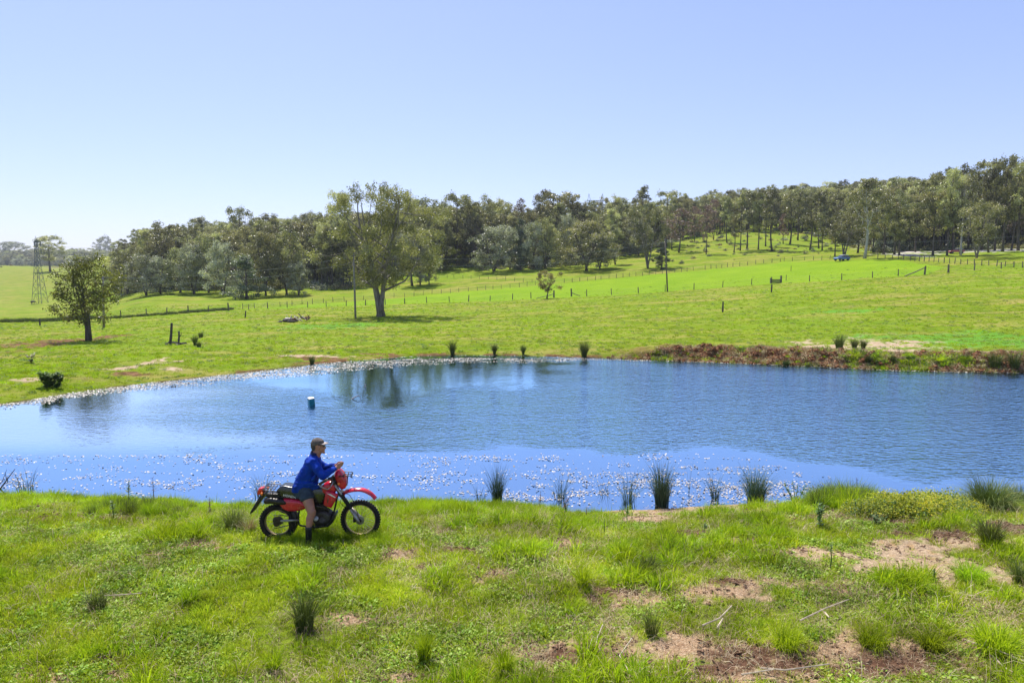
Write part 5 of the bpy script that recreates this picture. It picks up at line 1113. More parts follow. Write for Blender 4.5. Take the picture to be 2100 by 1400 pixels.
clump_obj('rush_tussock', 625, 1292, 92, 66, M_RUSH, 'solitary dark rush tussock in the front grass below the motorcycle', 'rushes', n=420, lean=.34, bw=.0065, base_t=.2, group=TF)
clump_obj('rush_tussock', 1330, 1178, 46, 60, M_RUSH, 'tussock with a tawny base right of centre in the front grass', 'rushes', n=240, lean=.5, base_t=.6, group=TF)
clump_obj('rush_tussock', 2030, 1122, 70, 62, M_RUSH, 'tussock with an orange straw base below the huge rush tussock', 'rushes', n=420, lean=.4, base_t=.7, group=TF)
clump_obj('rush_tussock', 2090, 1200, 60, 50, M_RUSH, 'brownish tussock at the right edge of the picture', 'rushes', n=260, lean=.5, base_t=.6, group=TF)
clump_obj('grass_tussock', 1195, 1205, 56, 40, M_LUSH, 'soft green tussock beside brown soil in the front centre', 'grass', n=200, lean=.45, group=TF)
clump_obj('grass_tussock', 1335, 1302, 60, 52, M_RUSH, 'thin upright tussock right of centre near the bottom', 'grass', n=150, lean=.3, bw=.006, group=TF)
clump_obj('grass_tussock', 1612, 1330, 60, 90, M_LUSH, 'bright green spreading tussock at the edge of the straw patch', 'grass', n=420, lean=.7, group=TF, bw=.008)
clump_obj('grass_tussock', 1790, 1325, 54, 100, M_LUSH, 'second bright spreading tussock, above the straw patch', 'grass', n=420, lean=.8, group=TF, bw=.008)
clump_obj('grass_tussock', 2040, 1340, 80, 130, M_LUSH, 'coarse arching grass tussock above the bundle of dry stalks', 'grass', n=420, lean=.75, bw=.014, group=TF)
clump_obj('grass_tussock', 1910, 1330, 44, 74, M_GRASS, 'yellowish low tussock left of the coarse arching one', 'grass', n=320, lean=.7, group=TF)
clump_obj('grass_tussock', 390, 1238, 50, 60, M_LUSH, 'green tussock in the front left grass', 'grass', n=240, lean=.5, group=TF, bw=.007)
clump_obj('grass_tussock', 330, 1315, 44, 84, M_LUSH, 'small star shaped tussock of broad blades at the front left', 'grass', n=60, lean=1.0, group=TF, bw=.014)
clump_obj('grass_tussock', 200, 1250, 52, 60, M_RUSH, 'olive tussock at the left of the front grass', 'grass', n=200, lean=.5, base_t=.3, group=TF, bw=.007)
clump_obj('grass_tussock', 560, 1375, 60, 60, M_LUSH, 'dark tussock near the bottom left of centre', 'grass', n=220, lean=.5, group=TF, bw=.007)
clump_obj('grass_tussock', 870, 1355, 84, 50, M_GRASS, 'tall wispy tussock at the bottom centre', 'grass', n=200, lean=.35, group=TF, bw=.007)
clump_obj('grass_tussock', 1035, 1380, 70, 60, M_LUSH, 'bright tall tussock at the bottom centre right', 'grass', n=200, lean=.4, group=TF, bw=.008)
clump_obj('grass_tussock', 1990, 1190, 52, 110, M_LUSH, 'wide bright grass clump right of the pale sand', 'grass', n=420, lean=.7, group=TF, bw=.009)
clump_obj('grass_tussock', 480, 1085, 56, 70, M_RUSH, 'tawny based grass clump just left of the rear wheel', 'grass', n=320, lean=.5, base_t=.75, group=TF, bw=.007)
clump_obj('grass_tussock', 510, 1090, 40, 50, M_STRAW, 'orange dry grass clump touching the rear wheel', 'grass', n=160, lean=.5, group=TF, bw=.006)
for px, py, h, w, n_, l_, lab in [(1357, 1036, 92, 52, 420, .20, 'thick upright reed clump in the water, the fuller of the two on the right'), (1550, 1028, 78, 62, 420, .34, 'fan shaped reed clump in the water, the rightmost'), (1466, 1024, 62, 26, 70, .3, 'slender leaning reed clump between the two thick ones'),
        (1290, 1030, 72, 52, 80, .4, 'sparse reed clump left of the thick upright one'), (1020, 1032, 84, 34, 230, .2, 'narrow dark reed clump growing from the bank at centre'), (1150, 1020, 64, 44, 46, .45, 'wispy reeds between the narrow dark clump and the sparse one'), (55, 1005, 60, 60, 60, .45, 'wispy reed clump in the water at the far left'),
        (540, 1020, 56, 64, 70, .35, 'reeds in the water behind the motorcycle rack'), (985, 1030, 50, 34, 30, .4, 'few thin reeds left of the narrow dark clump'), (1238, 1010, 40, 40, 22, .4, 'few scattered reeds in open shallows at centre')]:
    clump_obj('reed_clump', px, py, h, w, M_REED, lab, 'reeds', n=n_, lean=l_, water=True, group=RE, bw=.011)
clump_obj('tall_reed', 1413, 1010, 92, 6, M_REED, 'one very tall single reed stalk in the water', 'reeds', n=3, lean=.08, water=True, bw=.012, hvar=.1)
for px, py, h, w, lab in [(928, 728, 32, 16, 'rush clump on the far bank, the leftmost of the tall ones'), (1014, 727, 24, 10, 'small rush clump, second along the far bank'), (1073, 727, 22, 8, 'smallest rush clump, third along the far bank'), (1198, 733, 36, 20, 'dark rush clump where the earth bank begins'),
        (1721, 716, 34, 26, 'largest of three rush clumps on top of the far earth bank'), (1752, 716, 24, 15, 'middle one of three rush clumps on the far earth bank'), (1770, 716, 22, 13, 'right one of three rush clumps on the far earth bank'), (1779, 748, 22, 14, 'rush clump at the foot of the far earth bank'),
        (2040, 754, 36, 36, 'round rush clump at the far water edge, left of a pair'), (2080, 757, 38, 34, 'round rush clump at the far water edge, right of a pair'), (640, 748, 20, 14, 'small green rush clump at the weedy far margin'), (1612, 752, 16, 22, 'low dark rush clump under the far bank'),
        (412, 692, 12, 14, 'short dark rush clump right of the old timber frame'), (400, 708, 22, 10, 'upright rush clump right of the old timber frame'), (408, 712, 12, 14, 'low rush clump in front of the old timber frame'), (1830, 747, 16, 22, 'short green clump under the eroded bank')]:
    clump_obj('rush_clump', px, py, h, w, M_RUSH, lab, 'rushes', n=260, lean=.32, group=RU, bw=.022, ymin=26)
# dark line of tussocks on the bank in the left paddock
def dark_bank():
    pts = [(0, 661), (60, 659), (120, 657), (180, 654), (240, 652), (300, 648), (350, 644), (400, 640), (440, 637), (468, 635)]
    G = [ground(*p, 60) for p in pts]; q = np.random.default_rng(8); P = []; S = []
    for i in range(len(G) - 1):
        for k in range(70 if i < 3 else 42):
            v = G[i].lerp(G[i + 1], q.random()); x_, y_ = v.x + q.normal(0, .6), v.y + q.normal(0, 1.6 if i < 3 else .8); P.append((x_, y_, tz(x_, y_))); S.append(q.uniform(.5, 1.2) * (1.1 if i < 3 else .9))
    P = np.array(P); S = np.array(S); n = len(P); scatter('rush_line', P, np.stack([0 * S, 0 * S, q.uniform(0, 6, n)], 1), np.stack([S, S, S], 1), q.integers(0, 2, n), [blades(200, 90, .45, .5, .05, .4, M_RUSH), blades(201, 80, .5, .42, .05, .5, M_RUSH)], 'dark line of rushes along the ditch in the left paddock', 'rushes')
dark_bank()
# upright weeds, thistles and bushes
def weed(px, py, h_px, label, mat=None, leaf=.035, n=46, cat='weed', spread=.09, stems=1, name='thistle', ymin=5, group=None, bare=False, water=False, lean=0.0):
    g_ = ground(px, py, ymin); k = g_.y / F_PX; h = h_px * k; o = empty(name, g_, 0); tag(o, label, cat, group=group); rr = random.Random(int(px * 3 + py)); mb = MB(); Vs = []; Ts = []
    q = np.random.default_rng(int(px + py))
    for s_ in range(stems):
        a = rr.uniform(0, 6.28); tip = Vector((math.cos(a) * spread * h * (1.6 if stems > 1 else .3) + lean * h, math.sin(a) * spread * h, h * rr.uniform(.8, 1))); p = [Vector((0, 0, -.03)), tip * .35 + Vector((rr.uniform(-.02, .02), 0, 0)), tip * .7, tip]
        mb.tube(p, [.008 + h * .006, .007 + h * .004, .006, .003], 5, a=.4)
        for j in range(n // stems):
            f = rr.uniform(.08, 1); c = (p[1].lerp(p[2], min(f * 1.5, 1)) if f < .66 else p[2].lerp(p[3], (f - .66) * 3)) if f > .3 else p[0].lerp(p[1], f / .3)
            az = rr.uniform(0, 6.28); L = leaf * rr.uniform(.6, 1.5) * (1.3 - .7 * f); d = Vector((math.cos(az), math.sin(az), rr.uniform(-.1, .9))).normalized(); w = d.cross(Vector((0, 0, 1))).normalized() * L * (.3 if not bare else .12)
            if bare and rr.random() < .4: mb.tube([c, c + d * L * 1.6], [.004, .002], 3, a=.3)
            Vs += [c, c + d * L * .5 - w, c + d * L, c + d * L * .5 + w]; b = len(Vs) - 4; Ts += [(b, b + 1, b + 2), (b, b + 2, b + 3)]
    mb.build('stem', M_DEADSTEM if bare else M_WEED, o)
    obj('leaves', np_mesh('leaves', np.array([tuple(v) for v in Vs]), np.array(Ts), mat or M_WEED, tint=np.repeat(q.random(len(Vs) // 4), 4)), o); return o
TH = 'thistles along the water edge'
weed(263, 1035, 62, 'tall leafy thistle against the water left of the motorcycle', n=60, leaf=.07, group=TH)
weed(315, 1038, 66, 'dry brown thistle beside the tall leafy one', M_DEADSTEM, n=40, leaf=.07, bare=True, group=TH)
weed(430, 1056, 40, 'short brown dock stalk left of the rear wheel', M_DEADSTEM, n=40, leaf=.05, bare=True, group=TH)
weed(234, 1065, 44, 'dark spiky thistle on the bank below the leafy one', n=46, leaf=.06, group=TH)
weed(1108, 1050, 52, 'reddish dead dock stalk at the water edge by the grass fringe', M_DEADSTEM, n=40, leaf=.05, bare=True, group=TH)
weed(1150, 1052, 60, 'leaning dead twig with seed heads at the water edge', M_DEADSTEM, n=24, leaf=.04, bare=True, group=TH, lean=.5)
weed(1160, 1062, 44, 'dark seeded dock clump on the bank at centre', M_DEADSTEM, n=70, leaf=.05, stems=4, group=TH)
weed(1287, 1074, 48, 'green thistle alone beside the pale sandy margin', n=46, leaf=.05, group=TH)
weed(1202, 1072, 36, 'thin brown weed stalk right of the dock clump', M_DEADSTEM, n=24, leaf=.04, bare=True, group=TH)
weed(1238, 1100, 40, 'thin green weed on the bank below the lone thistle', n=26, leaf=.03, group=TH)
weed(1222, 1082, 26, 'small weed left of the lone thistle', n=24, leaf=.03, group=TH)
weed(1258, 1090, 24, 'tiny weed stalk right below the lone thistle', n=20, leaf=.03, group=TH)
weed(1632, 1034, 50, 'round leafed bush at the left end of the green fringe on the right', n=170, leaf=.06, stems=5, spread=.32, name='leafy_bush', cat='bush')
weed(1682, 1082, 62, 'pale leafy thistle standing in front of the green fringe', n=110, leaf=.07, stems=3, spread=.2, group=TH)
weed(1800, 1078, 26, 'grey green weed rosette in front of the dark soil', n=80, leaf=.06, stems=4, spread=.4, group=TH)
weed(1757, 1000 + 24, 50, 'dry seed stalk rising above the green fringe', M_DEADSTEM, n=40, leaf=.04, bare=True, group=TH)
weed(1445, 1098, 30, 'small dark thistle on the brown soil', n=44, leaf=.05, group=TH)
weed(1915, 1196, 40, 'slim green weed in the pale sand', n=30, leaf=.035, group=TH)
weed(1702, 1165, 60, 'tall thin grassy weed left of the pale sand', n=30, leaf=.05, group=TH)
weed(102, 795, 32, 'dark leafy bush on the far left bank', M_WEED, n=1100, leaf=.20, stems=11, spread=.36, name='leafy_bush', cat='bush', ymin=26)
weed(116, 797, 30, 'light green bush in front of the dark bush on the far left bank', n=420, leaf=.15, stems=6, spread=.3, name='leafy_bush', cat='bush', ymin=26)
weed(64, 744, 20, 'small shrub alone on the left grass slope', M_LEAF, n=160, leaf=.14, stems=3, spread=.3, name='leafy_bush', cat='bush', ymin=26)
# dead branch at the left edge
def branch(px, py, pts, r, label, mat, name='dead_branch', water=False, ymin=5, cat='branch'):
    g_ = ground(px, py, ymin); o = MB()
    for chain, rr_ in pts:
        P = [at(a, b, g_.y + dy) - g_ for a, b, dy in chain]; o.tube(P, [rr_ * r * (1 - .7 * i / (len(P) - 1)) for i in range(len(P))], 6)
    q = o.build(name, mat); q.location = g_; tag(q, label, cat); return q
M_DRIFT = plain('dead_branch_wood', (.07, .05, .045), .85, var=.4, scale=12, bump=.3); M_STALK = plain('dry_stalk', (.52, .42, .30), .8, var=.3, scale=10)
branch(2, 1012, [([(-6, 1010, 0), (8, 992, 0), (18, 978, .1), (31, 961, 0)], 1), ([(8, 992, 0), (16, 990, .1), (15, 976, .1)], .6), ([(14, 984, 0), (10, 968, 0)], .5), ([(-8, 998, 0), (4, 988, 0), (14, 962, 0)], .6)], .025, 'dark forked dead branch leaning over the water at the left edge', M_DRIFT)
for i, (pts, lab) in enumerate([(([(1978, 1320, 0), (2010, 1338, -.1), (2050, 1358, -.2), (2110, 1392, -.4)], [(2010, 1338, -.1), (2050, 1352, -.1), (2110, 1372, -.2)]), 'long bleached stalk lying across the straw at the right'),
        (([(2036, 1344, 0), (2075, 1366, -.1), (2120, 1380, -.2)], [(2030, 1350, 0), (2060, 1385, -.2), (2075, 1402, -.4)]), 'bundle of dry stalks at the lower right corner'),
        (([(1640, 1280, 0), (1690, 1262, .1), (1740, 1248, .2)], [(1690, 1262, .1), (1700, 1280, 0)]), 'grey twig lying on the grass right of centre'),
        (([(1232, 1345, 0), (1222, 1330, .05), (1236, 1302, .1)], [(1206, 1342, 0), (1216, 1320, 0)]), 'short pale twig sticking up beside the straw patch'),
        (([(1440, 1290, 0), (1475, 1282, .1), (1500, 1262, .2)], [(1470, 1296, 0), (1482, 1282, .1)]), 'short grey branch beside the straw patch'),
        (([(1290, 1385, 0), (1270, 1360, 0), (1296, 1330, .1)],), 'thin pale stalk in the straw at the bottom centre'),
        (([(1560, 1378, 0), (1610, 1390, -.1), (1700, 1384, -.1)], [(1520, 1392, 0), (1590, 1388, 0)]), 'flat dry stalks along the bottom of the straw patch'),
        (([(215, 1228, 0), (255, 1232, 0), (292, 1235, 0)],), 'single thin bleached twig on the front left grass')]):
    c0 = pts[0][0]; gg = ground(c0[0], c0[1]); M_ = M_STALK
    ch = []
    for c in pts:
        P = []
        for a, b, _ in c:
            v = ground(a, b); P.append(v + Vector((0, 0, .05 + .04 * len(P))))
        ch.append(P)
    mb = MB(); [mb.tube(P, [.011 * (1 - .6 * k / len(P)) for k in range(len(P))], 5) for P in ch]; o = mb.build('dry_stalk', M_, origin=gg); o.location = gg; tag(o, lab, 'stalk', group='dry stalks lying in the grass')
# green fringe on the right: rank grass and flowering ground cover
def fringe(name, px0, px1, py, spread_y, n, meshes, smin, smax, label, cat, seed):
    q = np.random.default_rng(seed); P = []; S = []
    pxs = q.uniform(px0, px1, n); pys = py + q.uniform(-spread_y, spread_y, n)
    for a, b in zip(pxs, pys):
        v = ground(a, b); 
        if v.y > 22: continue
        e = math.sin(math.pi * (a - px0) / (px1 - px0)) ** .4; P.append(v); S.append(q.uniform(smin, smax) * (.5 + .5 * e))
    P = np.array([tuple(v) for v in P]); S = np.array(S); n = len(P); return scatter(name, P, np.stack([q.normal(0, .15, n), q.normal(0, .15, n), q.uniform(0, 6.28, n)], 1), np.stack([S, S, S * q.uniform(.8, 1.25, n)], 1), q.integers(0, len(meshes), n), meshes, label, cat)
rank = [blades(300 + i, 90, .16, .36, .009, .5, M_LUSH, seg=3, hvar=.45) for i in range(2)] + [blades(303, 70, .13, .40, .007, .35, M_RUSH, seg=3)]
fringe('rank_grass', 1655, 1810, 1042, 9, 210, rank, .8, 1.4, 'tall rank grass fringe at the water edge on the right', 'grass', 1)
fringe('rank_grass', 800, 1120, 1052, 7, 280, rank[:2], .4, .8, 'bright grass fringe at the water edge right of the motorcycle', 'grass', 2)
fringe('rank_grass', 170, 440, 1050, 8, 220, rank[:3], .35, .8, 'green grass fringe at the water edge left of the motorcycle', 'grass', 4)
fringe('rank_grass', 500, 800, 1082, 10, 170, rank[:2], .4, .7, 'long grass growing around the motorcycle wheels', 'grass', 5)
fringe('rank_grass', 560, 800, 1114, 7, 110, rank[:2], .35, .62, 'long grass in front of the motorcycle wheels', 'grass', 6)
fl = [leafs(310, 160, .24, .28, .014, M_YEL, up=1.0), leafs(311, 150, .22, .24, .016, M_WEED), leafs(312, 140, .22, .30, .013, M_YEL, up=1.0)]
fringe('flowering_ground_cover', 1740, 2010, 1050, 13, 460, fl, .95, 1.6, 'yellow flowered ground cover between the rank grass and huge tussock', 'ground cover', 3)
# ---------------------------------------------------------------- motorcycle and rider
BY = 11.1
def Z(zx, zy, dy=0.0): return at(500 + zx / 5.3833, 880 + zy / 5.3833, BY + dy)
ORG = Vector((Z(830, 1228).x, BY, BIKE_Z))
def B(zx, zy, dy=0.0): return Z(zx, zy, dy) - ORG
M_RED = plain('red_bike_plastic', (.62, .006, .040), .26, 0, .5, var=.12, scale=14, dirt=(.30, .05, .035), coat=.35)
M_BLK = plain('black_vinyl', (.016, .016, .017), .24, 0, .9, var=.3, scale=20, bump=.15)
M_BLKM = plain('black_painted_steel', (.018, .017, .016), .42, .2, .5, var=.4, scale=18, dirt=(.09, .06, .035), bump=.1)
M_ENG = plain('grimy_engine_alloy', (.07, .06, .05), .5, .55, .5, var=.4, scale=16, dirt=(.05, .03, .02), bump=.4)
M_ALLOY = plain('worn_alloy', (.42, .40, .36), .38, .75, .5, var=.25, scale=14, dirt=(.18, .13, .08))
M_RIM = plain('dusty_gold_rim', (.32, .24, .13), .45, .6, .5, var=.25, scale=14, dirt=(.16, .11, .06))
M_RUB = plain('muddy_rubber', (.016, .015, .014), .8, 0, .3, var=.35, scale=26, dirt=(.06, .04, .025), bump=.4)
M_ORANGE = plain('orange_lens', (.85, .19, .01), .2, 0, .6, var=.08, coat=.5); M_TAIL = plain('red_lens', (.62, .012, .012), .18, 0, .6, var=.06, coat=.6)
M_LENS = plain('headlight_glass', (.55, .58, .6), .08, 0, .8, var=.05); M_WHT = plain('white_lettering', (.78, .76, .72), .5, var=.1)
bike = empty('motorcycle', ORG); tag(bike, 'red and black farm trail motorcycle with front and rear carry racks at the water edge', 'motorcycle')
def bv(o, w=.012, s=2):
    m = o.modifiers.new('bevel', 'BEVEL'); m.width = w; m.segments = s; m.limit_method = 'ANGLE'; o.data.polygons.foreach_set('use_smooth', [True] * len(o.data.polygons)); return o
def prism(pts, dy0, dy1, name, mat, parent=bike, w=.02, taper=None):
    a = [B(x, y, dy0) for x, y in pts]; b = [Vector((p.x, dy1, p.z)) for p in a]; a = [Vector((p.x, dy0, p.z)) for p in a]
    if taper:
        c = sum(a, Vector()) / len(a); m0 = [Vector((c.x + (p.x - c.x) * taper, dy0, c.z + (p.z - c.z) * taper)) for p in a]; d = (dy1 - dy0) * .22
        a1 = [Vector((p.x, dy0 + d, p.z)) for p in a]; b1 = [Vector((p.x, dy1 - d, p.z)) for p in a]; m1 = [Vector((q.x, dy1, q.z)) for q in m0]; n = len(a)
        vs = m0 + a1 + b1 + m1; fs = [tuple(range(n)), tuple(range(4 * n - 1, 3 * n - 1, -1))]
        for k in range(3): fs += [(k * n + (i + 1) % n, k * n + i, (k + 1) * n + i, (k + 1) * n + (i + 1) % n) for i in range(n)]
        mb = MB(); mb.add(vs, fs)
    else: mb = MB(); mb.extrude([a, b], None)
    o = mb.build(name, mat, parent)
    import bmesh
    bm = bmesh.new(); bm.from_mesh(o.data); bmesh.ops.recalc_face_normals(bm, faces=bm.faces); bm.to_mesh(o.data); bm.free()
    return bv(o, w)
def wire(pts, r, name, mat, parent=bike, n=7, closed=False, mb=None):
    P = [B(*p) if not isinstance(p, Vector) else p for p in pts]
    if closed: P = P + [P[0]]
    if len(P) > 2:                                             # round the bends
        Q = [P[0]]
        for i in range(1, len(P) - 1): Q += [P[i].lerp(P[i - 1], .18), P[i].lerp(P[i - 1], .05).lerp(P[i + 1], .05), P[i].lerp(P[i + 1], .18)]
        P = Q + [P[-1]]
    if mb is not None: mb.tube(P, r, n); return
    m = MB(); m.tube(P, r, n); return m.build(name, mat, parent, True)
def wheel(cx, cy, Rr, wid, label):
    c = B(cx, cy); tr = wid * .5
    def ring(Rm, rx, ry, n=64, k=10):
        vs = []; fs = []
        for i in range(n):
            a = 2 * math.pi * i / n
            for j in range(k):
                b = 2 * math.pi * j / k; q = Rm + rx * math.cos(b); vs.append(c + Vector((math.cos(a) * q, ry * math.sin(b), math.sin(a) * q)))
        for i in range(n):
            for j in range(k): fs.append((i * k + j, i * k + (j + 1) % k, ((i + 1) % n) * k + (j + 1) % k, ((i + 1) % n) * k + j))
        m = MB(); m.add(vs, fs); return m
    ty = ring(Rr - tr * .78 - .012, tr * .78, tr).build('wheel', M_RUB, bike, True); ty['label'] = label
    kn = MB(); nk = int(2 * math.pi * Rr / .046)
    for i in range(nk):
        a = 2 * math.pi * i / nk; 
        for row, (b, rad) in enumerate(((0, 0), (.8, .012), (-.8, .012))):
            aa = a + (math.pi / nk if row else 0); q = Rr - .012 - rad - tr * .78 * (1 - math.cos(b)); M = Matrix.Rotation(-aa, 3, 'Y') @ Matrix.Rotation(b * .8, 3, 'Z')
            kn.box(c + Vector((math.cos(aa) * q, tr * math.sin(b) * .95, math.sin(aa) * q)), (.013, .015, .012), M, .85)
    k_ = kn.build('tread_knobs', M_RUB, ty); k_['kind'] = 'stuff'
    Ri = Rr - tr * 1.56 - .012; ring(Ri - .003, .011, wid * .30, 64, 8).build('rim', M_RIM, ty, True)
    sp_ = MB()
    for i in range(36):
        a = 2 * math.pi * i / 36; s_ = 1 if i % 2 else -1; a2 = a + (.32 if (i // 2) % 2 else -.32); sp_.tube([c + Vector((math.cos(a2) * .045, s_ * .03, math.sin(a2) * .045)), c + Vector((math.cos(a) * Ri, 0, math.sin(a) * Ri))], .0022, 4, cap=False)
    q = sp_.build('spokes', M_ALLOY, ty)
    h = MB(); h.tube([c + Vector((0, y, 0)) for y in (-.065, -.06, -.035, -.03, .03, .035, .06, .065)], [.018, .03, .03, .05, .05, .03, .03, .018], 20); h.build('hub', M_ENG, ty, True)
    return ty, c
fw, fc = wheel(1288, 992, .338, .088, 'knobbly front wheel with dusty rim'); rw, rc_ = wheel(378, 1022, .315, .112, 'knobbly rear wheel with dusty rim')
m = MB(); m.tube([fc + Vector((0, -.050, 0)), fc + Vector((0, -.046, 0))], .075, 28); m.build('brake_disc', M_ALLOY, fw)
m = MB(); m.box(fc + Vector((-.085, -.06, .02)), (.022, .022, .045)); bv(m.build('brake_caliper', M_BLKM, fw), .006)
m = MB(); m.tube([rc_ + Vector((0, .060, 0)), rc_ + Vector((0, .066, 0))], .072, 36); m.build('sprocket', M_ENG, rw)
m = MB(); m.tube([rc_ + Vector((0, -.075, 0)), rc_ + Vector((0, -.035, 0))], .056, 24); m.build('brake_drum', M_ENG, rw)
# fork
for s_ in (-.095, .095):
    wire([(972, 560, s_), (1170, 858, s_)], .0195, 'fork_tube', M_ALLOY); m = MB(); A, Bb = B(1165, 850, s_), B(1290, 1010, s_) if s_ < 0 else B(1290, 1000, s_)
    e_ = fc + Vector((-.02, s_ * .95, .0)); m.tube([A, A.lerp(e_, .92), e_, e_ + (e_ - A).normalized() * .045], [.027, .026, .026, .016], 12); m.build('fork_slider', M_ALLOY, bike, True)
    a, b = B(1075, 722, s_), B(1182, 872, s_); m = MB(); n = 15; m.tube([a.lerp(b, i / (n - 1)) for i in range(n)], [.037 if i % 2 else .030 for i in range(n)], 12); m.build('fork_boot', M_RUB, bike, True)
for a, b in (((975, 580), (1030, 562)), ((1050, 716), (1100, 692))):
    m = MB(); c = (B(*a) + B(*b)) / 2; m.box(c, (.045, .125, .016), Matrix.Rotation(.6, 3, 'Y')); bv(m.build('fork_clamp', M_ENG, bike), .006)
m = MB(); m.tube([B(1000, 575), B(1060, 712)], .028, 12); m.build('steering_head', M_BLKM, bike, True)
wire([(330, 1022, 0), (330, 1022, 0)], .001, 'axle_mark', M_ENG) if False else None
# front mudguard
def mudguard(pts, half, name, mat, drop=.03, th=.006):
    P = [B(x, y, 0) for x, y in pts]; Q = []
    for i in range(len(P) - 1):
        for k in range(3): 
            f = k / 3; p0 = P[max(i - 1, 0)]; p1 = P[i]; p2 = P[i + 1]; p3 = P[min(i + 2, len(P) - 1)]; Q.append(.5 * ((2 * p1) + (p2 - p0) * f + (2 * p0 - 5 * p1 + 4 * p2 - p3) * f * f + (3 * p1 - p0 - 3 * p2 + p3) * f ** 3))
    Q.append(P[-1]); vs = []; fs = []; nc_ = 9
    for i, p in enumerate(Q):
        t = (Q[min(i + 1, len(Q) - 1)] - Q[max(i - 1, 0)]).normalized(); nrm = Vector((-t.z, 0, t.x)); 
        if nrm.z < 0: nrm = -nrm
        hw = half * (1 if 2 < i < len(Q) - 4 else .8 if i > 0 else .6)
        for k in range(nc_):
            a = -1 + 2 * k / (nc_ - 1); vs.append(p + Vector((0, hw * a, 0)) - nrm * (drop * abs(a) ** 2.2))
    for i in range(len(Q) - 1):
        for k in range(nc_ - 1): fs.append((i * nc_ + k, i * nc_ + k + 1, (i + 1) * nc_ + k + 1, (i + 1) * nc_ + k))
    m = MB(); m.add(vs, fs); o = m.build(name, mat, bike, True); sd_ = o.modifiers.new('thickness', 'SOLIDIFY'); sd_.thickness = th; sd_.offset = -1; return o
mudguard([(1078, 745), (1092, 700), (1140, 668), (1210, 650), (1290, 646), (1360, 664), (1420, 700), (1468, 752)], .070, 'front_mudguard', M_RED, .042)
prism([(1086, 700), (1125, 672), (1150, 690), (1125, 715), (1095, 722)], -.055, .055, 'mudguard_bracket', M_RED, w=.01)
# headlight shell, lamps
prism([(988, 512), (1012, 470), (1040, 450), (1075, 488), (1103, 528), (1126, 575), (1124, 638), (1104, 668), (1062, 676), (1040, 640), (1018, 590)], -.105, .105, 'headlight_cowl', M_RED, w=.03, taper=.86)
m = MB(); m.ell(B(1112, 608, 0), (.035, .075, .07)); m.build('headlight', M_LENS, bike, True)
for x, y, d in ((1048, 600, -.155), (1062, 585, .155)): m = MB(); m.ell(B(x, y, d), (.024, .026, .022)); o = m.build('indicator', M_ORANGE, bike, True); wire([(x, y, d * .8), (x - 5, y, d * .5)], .007, 'stalk', M_BLKM, o)
for x, y, d in ((200, 712, -.115), (268, 650, .125)): m = MB(); m.ell(B(x, y, d), (.022, .026, .024)); o = m.build('indicator', M_ORANGE, bike, True); wire([(x, y, d * .8), (x + 12, y, d * .4)], .007, 'stalk', M_BLKM, o)
# front rack
fr_ = MB(); rk = lambda pts, r=.0065, c=False: wire(pts, r, '', None, n=6, closed=c, mb=fr_)
rk([(1050, 522, -.13), (1182, 512, -.13), (1202, 470, .13), (1082, 462, .13)], .0075, True); rk([(1098, 520, -.13), (1122, 464, .13)]); rk([(1140, 516, -.13), (1162, 467, .13)]); rk([(1068, 492, 0), (1192, 492, 0)])
rk([(1186, 532, -.13), (1204, 488, .13)]); rk([(1182, 512, -.13), (1186, 534, -.13)]); rk([(1202, 470, .13), (1205, 490, .13)])
rk([(1145, 516, -.11), (1142, 600, -.07), (1118, 632, -.04)]); rk([(1158, 468, .11), (1142, 570, .07), (1112, 600, .05)]); rk([(1070, 500, -.1), (1050, 530, -.08), (1030, 560, -.06)]); rk([(1078, 450, .13), (1062, 470, .12), (1070, 500, .09)])
fr_.build('front_rack', M_BLKM, bike, True)
# handlebar, grips, hand guards, clutter
wire([(862, 590, -.40), (925, 548, -.34), (965, 528, -.17), (990, 545, -.07), (1000, 540, .07), (1003, 500, .17), (1022, 462, .33), (1036, 440, .40)], .012, 'handlebar', M_BLKM)
for a, b in (((862, 590, -.40), (918, 552, -.345)), ((1020, 466, .32), (1038, 436, .41))): m = MB(); m.tube([B(*a), B(*b)], [.019, .018], 12); m.build('grip', M_RUB, bike, True)
wire([(820, 606, -.43), (862, 640, -.44), (925, 664, -.41), (955, 640, -.34), (985, 582, -.22), (976, 548, -.14)], .009, 'hand_guard_bar', M_ALLOY)
wire([(985, 520, .16), (1008, 478, .28), (1040, 425, .42), (1055, 440, .36)], .009, 'hand_guard_bar', M_BLKM)
prism([(820, 600), (850, 578), (900, 552), (930, 560), (880, 596), (838, 622)], -.44, -.41, 'hand_shield', M_BLKM, w=.008)
wire([(850, 606, -.41), (905, 580, -.38), (948, 556, -.31)], .006, 'brake_lever', M_ALLOY)
m = MB(); m.box(B(948, 545, -.24), (.028, .03, .02)); bv(m.build('switch_housing', M_BLKM, bike), .006); m = MB(); m.tube([B(962, 560, -.22), B(958, 530, -.22)], .022, 12); m.build('brake_reservoir', M_BLKM, bike, True)
m = MB(); m.tube([B(1008, 556, -.05), B(990, 512, -.05)], .04, 16); m.build('speedometer', M_BLKM, bike, True); m = MB(); m.tube([B(1008, 556, .06), B(990, 512, .06)], .035, 16); m.build('speedometer', M_BLKM, bike, True)
for p in ([(950, 545, -.22), (985, 500, -.1), (1020, 560, -.06), (1030, 680, -.05)], [(940, 560, -.25), (960, 620, -.12), (1000, 700, -.08), (960, 820, -.06)], [(1100, 700, -.1), (1165, 720, -.11), (1200, 775, -.10), (1240, 880, -.10), (1275, 985, -.08)], [(1060, 800, -.03), (1100, 850, -.06), (1160, 850, -.09)], [(1000, 490, .1), (1050, 520, .08), (1060, 640, .06)]):
    wire(p, .005, 'control_cable', M_BLKM, n=5)
